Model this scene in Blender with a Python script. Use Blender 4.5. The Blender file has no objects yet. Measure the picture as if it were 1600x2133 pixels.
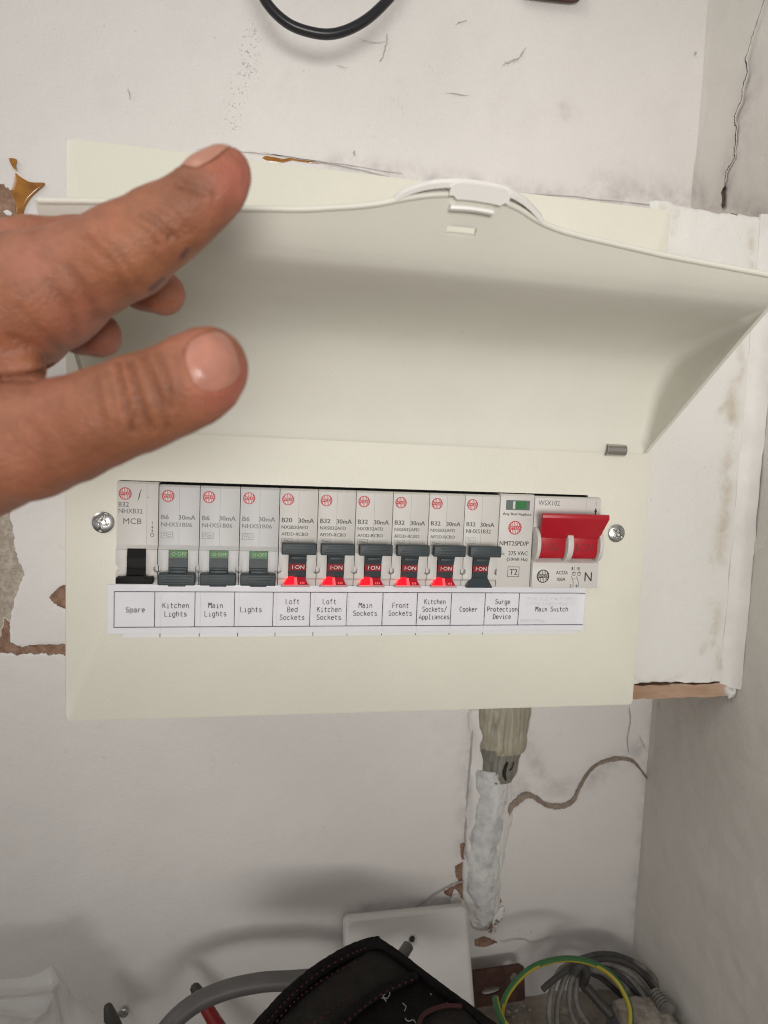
import bpy, bmesh, math, random
import numpy as np
from mathutils import Vector, Matrix
random.seed(7); rng = np.random.default_rng(7)
PI = math.pi
sc = bpy.context.scene
col = sc.collection

# ------------------------------------------------------------------ camera
CAM = np.array([0.08219425, -0.31792905, 0.12860230]); F = 1412.912
RW = np.array([[0.9820330, 0.0253738, 0.1869954], [-0.1838088, -0.0957350, 0.9782889], [0.0427250, -0.9950834, -0.0893510]])
RW, _ = np.linalg.qr(RW); RW = RW * np.sign(np.array([RW[0, 0], -RW[2, 1], RW[1, 2]]))
cd = bpy.data.cameras.new('camera'); cam = bpy.data.objects.new('camera', cd); col.objects.link(cam)
M4 = Matrix.Identity(4)
for i in range(3):
    M4[i][0] = RW[i, 0]; M4[i][1] = -RW[i, 1]; M4[i][2] = -RW[i, 2]; M4[i][3] = CAM[i]
cam.matrix_world = M4
cd.sensor_fit = 'HORIZONTAL'; cd.sensor_width = 36.0; cd.lens = F / 1600 * 36.0
cd.clip_start = 0.01; cd.clip_end = 100
cd.dof.use_dof = True; cd.dof.focus_distance = 0.335; cd.dof.aperture_fstop = 17
sc.camera = cam

# ------------------------------------------------------------------ light
w = bpy.data.worlds.new('World'); sc.world = w; w.use_nodes = True
bg = w.node_tree.nodes['Background']; bg.inputs[0].default_value = (1.0, 0.98, 0.955, 1); bg.inputs[1].default_value = 0.31
def area(name, loc, target, size, energy, color, spread=180):
    ld = bpy.data.lights.new(name, 'AREA'); ld.shape = 'RECTANGLE'; ld.size, ld.size_y = size; ld.energy = energy; ld.color = color
    ld.spread = math.radians(spread)
    o = bpy.data.objects.new(name, ld); col.objects.link(o); o.location = loc
    o.rotation_euler = (Vector(target) - Vector(loc)).to_track_quat('-Z', 'Y').to_euler(); return o
area('high_left_fill', (-0.5, -0.45, 1.0), (0.33, 0.0, 0.40), (1.3, 1.0), 1.3, (1.0, 0.98, 0.945), 54)  # unseen lamp added high on the left to brighten the side and upper wall
area('room_light', (0.18, -1.1, 0.10), (0.24, 0.0, 0.17), (0.75, 0.5), 0.84, (1.0, 0.97, 0.93), 38)
sc.view_settings.view_transform = 'Standard'; sc.view_settings.look = 'None'
sc.view_settings.exposure = 0.07; sc.view_settings.gamma = 1.0
sc.render.engine = 'CYCLES'
sc.cycles.max_bounces = 8
sc.cycles.filter_width = 1.1

# ------------------------------------------------------------------ helpers
def ray(x, y): return RW @ np.array([(x - 800) / F, (y - 1066.5) / F, 1.0])
def at(x, y, Y=0.0):
    d = ray(x, y); return CAM + d * ((Y - CAM[1]) / d[1])
def atX(x, y, X):
    d = ray(x, y); return CAM + d * ((X - CAM[0]) / d[0])
def atD(x, y, dep): return CAM + ray(x, y) * dep
def to_px(P):
    q = (np.asarray(P) - CAM) @ RW
    return np.stack([800 + F * q[:, 0] / q[:, 2], 1066.5 + F * q[:, 1] / q[:, 2]], 1), q[:, 2]

def mat(name, color, rough=0.5, var=0.0, vscale=40, color2=None, bump=0.0, bscale=200, metal=0.0, spec=0.5, sss=0.0, emit=None, estr=0.0, trans=0.0, coat=0.0, stretch=None, specks=0):
    m = bpy.data.materials.new(name); m.use_nodes = True; nt = m.node_tree; N = nt.nodes; L = nt.links
    b = N['Principled BSDF']; b.inputs['Roughness'].default_value = rough; b.inputs['Metallic'].default_value = metal
    b.inputs['Specular IOR Level'].default_value = spec
    b.inputs['Base Color'].default_value = (*color, 1)
    if coat: b.inputs['Coat Weight'].default_value = coat; b.inputs['Coat Roughness'].default_value = 0.12
    if trans: b.inputs['Transmission Weight'].default_value = trans
    if sss: b.inputs['Subsurface Weight'].default_value = sss; b.inputs['Subsurface Radius'].default_value = (1, .35, .2); b.inputs['Subsurface Scale'].default_value = .003
    if emit: b.inputs['Emission Color'].default_value = (*emit, 1); b.inputs['Emission Strength'].default_value = estr
    tc = N.new('ShaderNodeTexCoord'); src = tc.outputs['Object']
    if stretch:
        mp = N.new('ShaderNodeMapping'); mp.inputs['Scale'].default_value = stretch; L.new(src, mp.inputs[0]); src = mp.outputs[0]
    if var or color2:
        n = N.new('ShaderNodeTexNoise'); n.inputs['Scale'].default_value = vscale; n.inputs['Detail'].default_value = 6; n.inputs['Roughness'].default_value = .6
        L.new(src, n.inputs['Vector'])
        r = N.new('ShaderNodeValToRGB'); r.color_ramp.elements[0].position = .35; r.color_ramp.elements[1].position = .68
        c2 = color2 or tuple(max(0, c * (1 - var)) for c in color)
        r.color_ramp.elements[0].color = (*c2, 1); r.color_ramp.elements[1].color = (*color, 1)
        L.new(n.outputs['Fac'], r.inputs[0]); L.new(r.outputs[0], b.inputs['Base Color'])
    if specks:
        n3 = N.new('ShaderNodeTexNoise'); n3.inputs['Scale'].default_value = 210; n3.inputs['Detail'].default_value = 1; L.new(src, n3.inputs['Vector'])
        r3 = N.new('ShaderNodeValToRGB'); r3.color_ramp.elements[0].position = .80; r3.color_ramp.elements[1].position = .84; r3.color_ramp.elements[1].color = (specks, specks, specks, 1); r3.color_ramp.elements[0].color = (0, 0, 0, 1); L.new(n3.outputs['Fac'], r3.inputs[0])
        mx_ = N.new('ShaderNodeMix'); mx_.data_type = 'RGBA'; L.new(r3.outputs[0], mx_.inputs[0]); L.new(b.inputs['Base Color'].links[0].from_socket, mx_.inputs[6]); mx_.inputs[7].default_value = (.2, .17, .14, 1); L.new(mx_.outputs[2], b.inputs['Base Color'])
    if bump:
        n2 = N.new('ShaderNodeTexNoise'); n2.inputs['Scale'].default_value = bscale; n2.inputs['Detail'].default_value = 4
        L.new(src, n2.inputs['Vector']); bp = N.new('ShaderNodeBump'); bp.inputs['Strength'].default_value = min(1, bump); bp.inputs['Distance'].default_value = .0006
        L.new(n2.outputs['Fac'], bp.inputs['Height']); L.new(bp.outputs[0], b.inputs['Normal'])
    return m

def mesh(name, V, Fs, m, parent=None, smooth=False, mi=None):
    me = bpy.data.meshes.new(name); me.from_pydata([tuple(map(float, v)) for v in V], [], [tuple(int(i) for i in f) for f in Fs])
    for mm in (m if isinstance(m, (list, tuple)) else [m]): me.materials.append(mm)
    if mi is not None: me.polygons.foreach_set('material_index', np.asarray(mi, dtype=np.int32))
    if smooth: me.polygons.foreach_set('use_smooth', np.ones(len(me.polygons), dtype=bool))
    me.update(); o = bpy.data.objects.new(name, me); col.objects.link(o)
    if parent: o.parent = parent
    return o
def smooth_angle(o, deg=35):
    bm = bmesh.new(); bm.from_mesh(o.data)
    for f in bm.faces: f.smooth = True
    for e in bm.edges:
        if len(e.link_faces) == 2 and e.calc_face_angle(0) > math.radians(deg): e.smooth = False
    bm.to_mesh(o.data); bm.free()
def tag(o, label, cat, group=None, kind=None):
    if label: o['label'] = label
    if cat: o['category'] = cat
    if group: o['group'] = group
    if kind: o['kind'] = kind
    return o
def thing(name, label, cat, loc=(0, 0, 0), group=None):
    o = bpy.data.objects.new(name, None); o.empty_display_size = .01; col.objects.link(o); o.location = loc
    return tag(o, label, cat, group)

class MB:
    """collects verts and faces (with a material slot each) for one mesh object"""
    def __init__(s): s.V = []; s.F = []; s.M = []
    def add(s, V, Fs, mi=0):
        n = len(s.V); s.V += [tuple(map(float, v)) for v in V]; s.F += [tuple(int(i) + n for i in f) for f in Fs]; s.M += [mi] * len(Fs)
    def box(s, x0, x1, y0, y1, z0, z1, bev=0.0, mi=0, seg=2):
        bm = bmesh.new(); bmesh.ops.create_cube(bm, size=1)
        for v in bm.verts: v.co = Vector(((x0 + x1) / 2 + v.co.x * (x1 - x0), (y0 + y1) / 2 + v.co.y * (y1 - y0), (z0 + z1) / 2 + v.co.z * (z1 - z0)))
        if bev: bmesh.ops.bevel(bm, geom=list(bm.edges), offset=bev, segments=seg, profile=.5, affect='EDGES')
        bm.verts.index_update(); s.add([v.co[:] for v in bm.verts], [[v.index for v in f.verts] for f in bm.faces], mi); bm.free()
    def extrude(s, poly, ax, a0, a1, mi=0, bev=0.0):
        """prism: a 2-D outline run along axis ax ('x': outline is (y,z); 'y': outline is (x,z))"""
        bm = bmesh.new(); mk = (lambda p, a: (a, p[0], p[1])) if ax == 'x' else (lambda p, a: (p[0], a, p[1]))
        A = [bm.verts.new(mk(p, a0)) for p in poly]; B = [bm.verts.new(mk(p, a1)) for p in poly]; n = len(poly)
        bm.faces.new(A); bm.faces.new(B[::-1])
        for i in range(n): bm.faces.new((A[i], B[i], B[(i + 1) % n], A[(i + 1) % n]))
        bmesh.ops.recalc_face_normals(bm, faces=bm.faces)
        if bev: bmesh.ops.bevel(bm, geom=[e for e in bm.edges if e.calc_face_angle(0) > .5], offset=bev, segments=2, profile=.5, affect='EDGES')
        bm.verts.index_update(); s.add([v.co[:] for v in bm.verts], [[v.index for v in f.verts] for f in bm.faces], mi); bm.free()
    def loft(s, loops, mi=0, cap0=False, cap1=False, closed=True):
        n = len(loops[0]); V = [p for l in loops for p in l]; Fs = []
        for k in range(len(loops) - 1):
            for i in range(n if closed else n - 1):
                j = (i + 1) % n; Fs.append((k * n + i, k * n + j, (k + 1) * n + j, (k + 1) * n + i))
        if cap0: Fs.append(tuple(range(n))[::-1])
        if cap1: Fs.append(tuple((len(loops) - 1) * n + i for i in range(n)))
        s.add(V, Fs, mi)
    def tube(s, pts, r, n=10, mi=0, caps=True, rfun=None):
        P = np.asarray(pts, float); T = np.gradient(P, axis=0); T /= np.linalg.norm(T, axis=1)[:, None] + 1e-12
        up = np.array([0.03, -1, .02]); loops = []
        nrm = np.cross(T[0], up); nrm /= np.linalg.norm(nrm)
        for k in range(len(P)):
            nrm = nrm - T[k] * (nrm @ T[k]); nrm /= np.linalg.norm(nrm); b = np.cross(T[k], nrm)
            rr = rfun(k / (len(P) - 1)) if rfun else (r[k] if hasattr(r, '__len__') else r)
            loops.append([P[k] + rr * (math.cos(2 * PI * i / n) * nrm + math.sin(2 * PI * i / n) * b) for i in range(n)])
        s.loft(loops, mi, caps, caps)
    def ribbon(s, pts, wd, lift, mi=0):
        """flat strip along a polyline in (x,z), facing -y at depth lift"""
        P = np.asarray(pts, float)
        if len(P) < 2: return
        T = np.gradient(P, axis=0); T /= np.linalg.norm(T, axis=1)[:, None] + 1e-12; Nn = np.stack([-T[:, 1], T[:, 0]], 1)
        W = (np.full(len(P), wd) if not hasattr(wd, '__len__') else np.asarray(wd))[:, None] / 2
        A = P + Nn * W; B = P - Nn * W; V = []
        for a, b in zip(A, B): V += [(a[0], lift, a[1]), (b[0], lift, b[1])]
        s.add(V, [(2 * k, 2 * k + 2, 2 * k + 3, 2 * k + 1) for k in range(len(P) - 1)], mi)
    def disc(s, x, z, r, y, n=28, mi=0): s.add([(x + r * math.cos(-2 * PI * i / n), y, z - r * math.sin(-2 * PI * i / n) * -1) for i in range(n)], [tuple(range(n))], mi)
    def build(s, name, m, parent=None, smooth=None):
        o = mesh(name, s.V, s.F, m, parent, mi=s.M)
        if smooth: smooth_angle(o, smooth)
        return o
def spline(pts, n=8):
    P = np.asarray(pts, float); P = np.vstack([2 * P[0] - P[1], P, 2 * P[-1] - P[-2]]); out = []
    for i in range(1, len(P) - 2):
        for k in range(n):
            t = k / n; a, b, c, d = P[i - 1], P[i], P[i + 1], P[i + 2]
            out.append(.5 * (2 * b + (c - a) * t + (2 * a - 5 * b + 4 * c - d) * t * t + (3 * b - a - 3 * c + d) * t ** 3))
    out.append(P[-2]); return np.array(out)
def rrect(x0, x1, z0, z1, r, y, n=4):
    out = []
    for cx, cz, a0 in ((x1 - r, z1 - r, 0), (x0 + r, z1 - r, PI / 2), (x0 + r, z0 + r, PI), (x1 - r, z0 + r, 1.5 * PI)):
        for k in range(n): a = a0 + PI / 2 * k / (n - 1); out.append((cx + r * math.cos(a), y, cz + r * math.sin(a)))
    return out
def vnoise(P, s, seed=0):
    """smooth value noise in [-1,1]"""
    P = np.asarray(P, float) * s; I = np.floor(P).astype(np.int64); Fr = P - I; Fr = Fr * Fr * (3 - 2 * Fr); out = 0
    D = P.shape[1]
    for c in range(2 ** D):
        b = np.array([(c >> k) & 1 for k in range(D)]); J = I + b; h = np.full(len(P), 374761393 * (seed + 1), dtype=np.int64)
        for k in range(D): h = (h ^ (J[:, k] * (668265263, 2147483647, 1274126177)[k])) * 1103515245 + 12345; h ^= (h >> 13)
        v = (h & 0xffff) / 32767.5 - 1; wgt = np.prod(np.where(b, Fr, 1 - Fr), axis=1); out = out + v * wgt
    return out
def fbm(P, s, o=4, seed=0): return sum(vnoise(P, s * 2 ** k, seed + k) / 2 ** k for k in range(o))
def seg_dist(Q, poly, closed=False):
    """distance of 2-D points to a polyline"""
    poly = np.asarray(poly, float); d = np.full(len(Q), 1e9); n = len(poly)
    for i in range(n if closed else n - 1):
        a, b = poly[i], poly[(i + 1) % n]; ab = b - a; t = np.clip(((Q - a) @ ab) / (ab @ ab + 1e-18), 0, 1)
        d = np.minimum(d, np.linalg.norm(Q - a - t[:, None] * ab, axis=1))
    return d
def inside(Q, poly):
    poly = np.asarray(poly, float); r = np.zeros(len(Q), bool); n = len(poly)
    for i in range(n):
        a, b = poly[i], poly[(i + 1) % n]
        c = (a[1] > Q[:, 1]) != (b[1] > Q[:, 1])
        r ^= c & (Q[:, 0] < (b[0] - a[0]) * (Q[:, 1] - a[1]) / (b[1] - a[1] + 1e-18) + a[0])
    return r
def sdist(Q, poly): return np.where(inside(Q, poly), 1, -1) * seg_dist(Q, poly, True)

# ------------------------------------------------------------------ text (the built-in font, converted to meshes)
STR = ['WYLEX', 'B32', 'NHXB32', 'MCB', 'B6', '30mA', 'NHXS1B06', 'B20', 'NXSB20AFD', 'AFDD-RCBO', 'NXSB32AFD', 'NHXS1B32', 'O·OFF', 'I·ON', 'Any Red Replace', 'NMT2SPD/P', 'U', 'c', '275 VAC', '(50/60 Hz)', 'T2', 'WSX102', 'ION', 'AC22A', '100A', 'N', '1', '2', '3', '4', 'MAIN SWITCH', 'FOR ALL CIRCUITS', 'TOTAL LOAD NOT TO', '230V 80Hz', 'I', 'O', 'ON']
TXT = {}
_tmp = []
for s_ in STR:
    c_ = bpy.data.curves.new('t', 'FONT'); c_.body = s_; c_.resolution_u = 2; c_.size = 1; o_ = bpy.data.objects.new('t', c_); col.objects.link(o_); _tmp.append((s_, o_, c_))
dg = bpy.context.evaluated_depsgraph_get(); dg.update()
for s_, o_, c_ in _tmp:
    me_ = o_.evaluated_get(dg).to_mesh(); V_ = np.array([v.co[:2] for v in me_.vertices]); lo = V_.min(0); hi = V_.max(0)
    TXT[s_] = ((V_ - lo) / (hi - lo), [tuple(p.vertices) for p in me_.polygons], (hi - lo)); o_.evaluated_get(dg).to_mesh_clear()
for s_, o_, c_ in _tmp: bpy.data.objects.remove(o_); bpy.data.curves.remove(c_)
def put_text(mb, s, x0, x1, zc, h, y, mi=0, yfun=None):
    """fit string s between x0 and x1, centred on height zc, h tall, facing -y"""
    V, Fs, _ = TXT[s]; X = x0 + V[:, 0] * (x1 - x0); Z = zc - h / 2 + V[:, 1] * h
    Y = np.full(len(X), y) if yfun is None else yfun(Z)
    mb.add(np.stack([X, Y, Z], 1), Fs, mi)

# thin round stroke lettering for the printed circuit strip (5 wide, 7 high)
def arc(cx, cy, rx, ry, a0, a1, n=9): return [(cx + rx * math.cos(math.radians(a0 + (a1 - a0) * k / n)), cy + ry * math.sin(math.radians(a0 + (a1 - a0) * k / n))) for k in range(n + 1)]
bowl = lambda: arc(2.3, 2.4, 1.9, 2.4, 40, 320, 14)
oval = lambda: arc(2.3, 2.4, 2.0, 2.4, 0, 360, 18)
GL = {
 'S': [arc(2.3, 5.3, 1.9, 1.7, 25, 250, 9) + arc(2.3, 1.8, 2.1, 1.8, 80, -160, 10)], 'K': [[(.5, 0), (.5, 7)], [(4.4, 7), (.5, 2.7)], [(1.9, 4.2), (4.6, 0)]],
 'L': [[(.6, 7), (.6, 0), (4.4, 0)]], 'M': [[(.1, 0), (.1, 7)], [(4.7, 7), (4.7, 0)], [(.1, 7), (2.4, 3.0), (4.7, 7)], [(.35, 7.1), (2.4, 3.6), (4.45, 7.1)], [(.6, 7.1), (2.4, 4.2), (4.2, 7.1)]], 'B': [[(.5, 0), (.5, 7)] , [(.5, 7)] + arc(2.6, 5.3, 1.7, 1.7, 90, -90, 8) + [(.5, 3.6)], arc(2.8, 1.8, 1.8, 1.8, 90, -90, 8) + [(.5, 0)]],
 'F': [[(.6, 0), (.6, 7), (4.4, 7)], [(.6, 3.7), (3.7, 3.7)]], 'A': [[(.1, 0), (2.4, 7), (4.7, 0)], [(.9, 2.3), (3.9, 2.3)]], 'C': [arc(2.5, 3.5, 2.1, 3.5, 48, 312, 14)],
 'P': [[(.5, 0), (.5, 7), (2.4, 7)] + arc(2.5, 5.1, 1.9, 1.9, 90, -90, 8) + [(.5, 3.2)]], 'D': [[(.5, 0), (.5, 7), (1.8, 7)] + arc(2, 3.5, 2.4, 3.5, 90, -90, 12) + [(.5, 0)]],
 'a': [arc(2.3, 3.3, 1.7, 1.6, 155, 0, 8) + [(4.0, 0.1)], [(4.0, 2.8)] + arc(2.2, 1.4, 1.8, 1.4, 90, 270, 9) + arc(2.4, 1.4, 1.6, 1.4, 280, 355, 4)],
 'c': [bowl()], 'd': [oval(), [(4.3, 7), (4.3, 0)]], 'e': [[(.4, 2.6), (4.25, 2.6)] + arc(2.3, 2.4, 1.95, 2.4, 0, 318, 15)], 'f': [arc(3.4, 5.6, 1.4, 1.4, 50, 180, 6) + [(2, 0)], [(.6, 4.6), (3.8, 4.6)]],
 'g': [oval(), [(4.3, 4.7), (4.3, 0)] + arc(2.4, -.3, 1.9, 1.8, -5, -160, 8)], 'h': [[(.6, 0), (.6, 7)], arc(2.4, 2.9, 1.8, 1.9, 180, 0, 8) + [(4.2, 0)]], 'i': [[(1.1, 4.7), (2.4, 4.7), (2.4, 0)], [(.9, 0), (4, 0)], [(2.3, 6.5), (2.5, 6.5)]],
 'k': [[(.7, 0), (.7, 7)], [(4.1, 4.7), (.7, 1.7)], [(2, 2.8), (4.4, 0)]], 'l': [[(1.1, 7), (2.4, 7), (2.4, 0)], [(.9, 0), (4, 0)]], 'n': [[(.6, 0), (.6, 4.7)], arc(2.4, 2.9, 1.8, 1.9, 180, 0, 8) + [(4.2, 0)]],
 'o': [oval()], 'p': [[(.5, -2.1), (.5, 4.7)], arc(2.5, 2.4, 2.0, 2.4, 180, -180, 18)], 'r': [[(1, 0), (1, 4.7)], arc(2.9, 2.8, 1.9, 1.9, 180, 50, 7)], 's': [arc(2.3, 3.6, 1.6, 1.2, 25, 250, 8) + arc(2.3, 1.2, 1.8, 1.2, 80, -160, 8)],
 't': [[(1.8, 6.4), (1.8, 1.4)] + arc(3.2, 1.4, 1.4, 1.4, 180, 300, 6), [(.4, 4.6), (4, 4.6)]], 'u': [[(.5, 4.7)] + arc(2.3, 1.8, 1.8, 1.8, 180, 330, 8), [(4.2, 4.7), (4.2, 0)]], 'v': [[(.3, 4.7), (2.4, 0), (4.5, 4.7)]],
 'w': [[(0, 4.7), (1.2, 0), (2.4, 3.8), (3.6, 0), (4.8, 4.7)]], '/': [[(.4, -1), (4.4, 7.6)]], ' ': []}
def stroke_text(mb, s, xc, z0, adv, h, wd, y):
    x = xc - adv * len(s) / 2; k = h / 7
    for ch in s:
        for q, st in enumerate(GL[ch]):
            P = np.array(st, float); P = np.stack([x + (P[:, 0] + .6) / 6.0 * adv, z0 + P[:, 1] * k], 1); mb.ribbon(P, wd, y - 2e-6 * q)
        x += adv

# ------------------------------------------------------------------ materials
PL = (.745, .715, .688)
def wall_mat(name, base, dirt, bumpS, rough=.62, grime=(.34, .30, .30)):
    m = bpy.data.materials.new(name); m.use_nodes = True; nt = m.node_tree; N = nt.nodes; L = nt.links; b = N['Principled BSDF']
    b.inputs['Specular IOR Level'].default_value = .3
    tc = N.new('ShaderNodeTexCoord')
    def noise(scale, detail=5, rough=.55):
        n = N.new('ShaderNodeTexNoise'); n.inputs['Scale'].default_value = scale; n.inputs['Detail'].default_value = detail; n.inputs['Roughness'].default_value = rough; L.new(tc.outputs['Object'], n.inputs['Vector']); return n.outputs['Fac']
    def attr(a): n = N.new('ShaderNodeAttribute'); n.attribute_name = a; return n.outputs['Fac']
    def math_(op, a, c, clamp=False):
        n = N.new('ShaderNodeMath'); n.operation = op; n.use_clamp = clamp
        for i, v in enumerate((a, c)):
            if isinstance(v, (int, float)): n.inputs[i].default_value = v
            else: L.new(v, n.inputs[i])
        return n.outputs[0]
    def mix(f, a, c):
        n = N.new('ShaderNodeMix'); n.data_type = 'RGBA'
        if isinstance(f, (int, float)): n.inputs[0].default_value = f
        else: L.new(f, n.inputs[0])
        for i, v in ((6, a), (7, c)):
            if isinstance(v, tuple): n.inputs[i].default_value = (*v, 1)
            else: L.new(v, n.inputs[i])
        return n.outputs[2]
    def ramp(v, lo, hi): return math_('MULTIPLY', math_('SUBTRACT', v, lo), 1 / (hi - lo), True)
    c = mix(ramp(noise(9, 4), .35, .7), tuple(x * .94 for x in base), base)
    c = mix(math_('MULTIPLY', ramp(noise(34, 8, .65), .57, .78), .28), c, dirt)
    c = mix(math_('MULTIPLY', ramp(noise(420, 2), .70, .76), .22), c, tuple(x * .4 for x in dirt))
    # scuffs: dark specks where the wall was rubbed
    sp = math_('MULTIPLY', attr('scuff'), ramp(noise(620, 4, .65), .57, .64)); c = mix(math_('MULTIPLY', sp, .6), c, (.07, .06, .06))
    gr = math_('MULTIPLY', attr('grime'), ramp(noise(70, 6, .65), .38, .66)); c = mix(math_('MULTIPLY', gr, .55), c, grime)
    jit = math_('MULTIPLY', math_('SUBTRACT', noise(240, 6, .65), .5), 5.5)
    ag = math_('ADD', attr('aggregate'), jit); agm = ramp(ag, -.15, .15)
    agc = mix(ramp(noise(300, 5, .7), .40, .62), (.36, .305, .25), (.52, .455, .385)); agc = mix(ramp(noise(900, 2), .67, .72), agc, (.16, .135, .11))
    c = mix(agm, c, agc)
    br = math_('ADD', attr('brown'), jit); brm = ramp(br, -.15, .15)
    brc = mix(ramp(noise(160, 6, .65), .38, .66), (.21, .115, .075), (.38, .245, .175)); c = mix(brm, c, brc)
    ed = math_('SUBTRACT', 1.0, math_('MULTIPLY', math_('ABSOLUTE', math_('ADD', math_('ADD', attr('brown'), jit), .55), 0), 2.2), True)
    c = mix(math_('MULTIPLY', ed, .6), c, (.80, .79, .76))
    L.new(c, b.inputs['Base Color'])
    rr = math_('ADD', math_('MULTIPLY', math_('MAXIMUM', agm, brm), .3), rough); L.new(rr, b.inputs['Roughness'])
    h = math_('ADD', math_('MULTIPLY', noise(150, 5, .6), .5), math_('MULTIPLY', noise(bumpS, 3), .35))
    h = math_('ADD', h, math_('MULTIPLY', math_('MAXIMUM', agm, brm), math_('MULTIPLY', noise(500, 4), 2.0)))
    bp = N.new('ShaderNodeBump'); bp.inputs['Strength'].default_value = .8; bp.inputs['Distance'].default_value = .0007; L.new(h, bp.inputs['Height']); L.new(bp.outputs[0], b.inputs['Normal'])
    return m
M = dict(
    wall=wall_mat('wall_paint', PL, (.58, .53, .49), 900), side=wall_mat('side_wall_paint', (.68, .65, .605), (.52, .50, .465), 650),
    floor=mat('dusty_floor', (.40, .355, .30), .9, vscale=60, color2=(.22, .19, .16), bump=1, bscale=500),
    cream=mat('cream_powder_coat', (.72, .70, .605), .42, var=.05, vscale=14, bump=.22, bscale=1500, spec=.4, specks=.4),
    lid=mat('lid_plastic', (.735, .718, .635), .40, var=.05, vscale=18, bump=.12, bscale=1300, spec=.4, specks=.28),
    tab=mat('white_plastic_tab', (.84, .815, .77), .38, var=.02), black=mat('black_void', (.012, .012, .012), .7),
    grey=mat('breaker_body', (.585, .565, .535), .44, var=.03, vscale=60, bump=.08, bscale=2500, spec=.4), greyb=mat('rcbo_body', (.545, .54, .535), .44, var=.03, vscale=60, bump=.08, bscale=2500, spec=.4),
    toggle=mat('slate_toggle', (.048, .061, .066), .45, var=.12, vscale=200, bump=.1, bscale=2500, spec=.3), blackp=mat('black_toggle', (.006, .006, .006), .55, var=.2, vscale=200, spec=.2),
    seam=mat('module_seam', (.10, .10, .10), .7), seaml=mat('moulding_seam', (.30, .295, .285), .7), ink=mat('grey_ink', (.085, .082, .08), .6), inkd=mat('dark_ink', (.025, .025, .025), .6), inkl=mat('pale_ink', (.19, .19, .19), .6),
    red=mat('logo_red', (.46, .018, .03), .5), white=mat('logo_white', (.66, .63, .60), .5), gprint=mat('pale_green_print', (.34, .50, .30), .5), wprint=mat('white_print', (.75, .75, .73), .5), green=mat('green_band', (.022, .125, .018), .42), rband=mat('red_band', (.27, .008, .016), .42),
    redp=mat('red_handle', (.42, .007, .018), .36, var=.10, vscale=120, bump=.08, bscale=1500), redd=mat('red_letter_shade', (.17, .005, .010), .5),
    lensd=mat('dark_lens', (.035, .047, .055), .2), glow=mat('lit_lens', (.45, .006, .008), .35, emit=(1, .003, .010), estr=2.4, spec=.2), glow2=mat('dim_lens', (.26, .008, .02), .25, emit=(1, .01, .03), estr=.14, spec=.3), glow3=mat('lens_foot', (.50, .30, .30), .2, emit=(1, .1, .1), estr=.05), glowl=mat('lens_ridge', (.6, .12, .13), .15, emit=(1, .07, .07), estr=.75, spec=.3),
    spdg=mat('green_indicator', (.035, .17, .06), .18), spdd=mat('indicator_frame', (.10, .13, .12), .3),
    paper=mat('label_paper', (.70, .695, .735), .40, var=.02, vscale=30, coat=.15), paper2=mat('label_tape', (.70, .695, .69), .3), lab=mat('label_ink', (.025, .025, .03), .6), ghost=mat('show_through_print', (.66, .655, .685), .5),
    zinc=mat('zinc_screw', (.66, .66, .66), .28, metal=1, var=.35, vscale=500), steel=mat('hinge_steel', (.50, .48, .47), .22, metal=1),
    board=wall_mat('board_paint', (.745, .73, .695), (.62, .57, .50), 700, grime=(.50, .43, .34)), bead=mat('bead_paint', (.73, .705, .67), .5, var=.12, vscale=40, bump=.5, bscale=180),
    wood=mat('bare_wood_edge', (.56, .41, .30), .75, vscale=60, color2=(.34, .20, .12), bump=.6, bscale=400, stretch=(.25, 1, 1)), chip=mat('chipped_wood', (.36, .22, .11), .8, vscale=200, color2=(.24, .14, .07), bump=.5, bscale=500),
    amber=mat('amber_glue', (.42, .185, .022), .12, vscale=90, color2=(.22, .075, .008), spec=.6, coat=.4), crack=mat('crack_dark', (.075, .055, .045), .9), brownfill=mat('bare_filler', (.35, .28, .225), .9, vscale=250, color2=(.23, .175, .135), bump=1, bscale=600),
    flake=mat('paint_flake', (.72, .70, .68), .6, bump=.3, bscale=300), hair=mat('hairline', (.40, .37, .36), .9),
    cable=mat('black_cable', (.012, .012, .016), .32), rust=mat('rusty_bracket', (.085, .036, .024), .75, vscale=120, color2=(.045, .018, .013), bump=.6, bscale=500), tail=mat('grey_cable', (.115, .108, .104), .45, var=.15, vscale=80),
    dusty=mat('dusty_flex', (.24, .225, .205), .55, var=.5, vscale=150, bump=.3, bscale=500), darkc=mat('dark_flex', (.06, .057, .055), .6, var=.3, vscale=120), gy=mat('earth_yellow', (.40, .31, .03), .4), gg=mat('earth_green', (.03, .125, .04), .4),
    fabric=mat('black_fabric', (.013, .0115, .0115), .95, var=.5, vscale=300, bump=1, bscale=1600, spec=.15), fabg=mat('charcoal_felt', (.032, .029, .027), .97, var=.3, vscale=120, bump=1, bscale=1400, spec=.15), stitch=mat('red_stitching', (.085, .010, .010), .8), thread=mat('white_thread', (.38, .38, .38), .8), trim=mat('dark_red_trim', (.045, .010, .009), .9),
    plate=mat('blank_plate_plastic', (.66, .635, .615), .35, var=.06, vscale=25), hole=mat('screw_recess', (.03, .03, .025), .8), redg=mat('red_grip', (.22, .012, .015), .4), tip=mat('blackened_steel', (.06, .055, .05), .45, metal=.3),
    block=mat('mortar_crust', (.46, .41, .35), .95, vscale=220, color2=(.22, .195, .175), bump=1, bscale=600), slate=mat('block_side', (.13, .13, .14), .7, var=.4, vscale=150), stone=mat('rubble_stone', (.42, .37, .31), .95, vscale=150, color2=(.22, .19, .16), bump=1, bscale=700),
    bump=0)
M.pop('bump')

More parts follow.
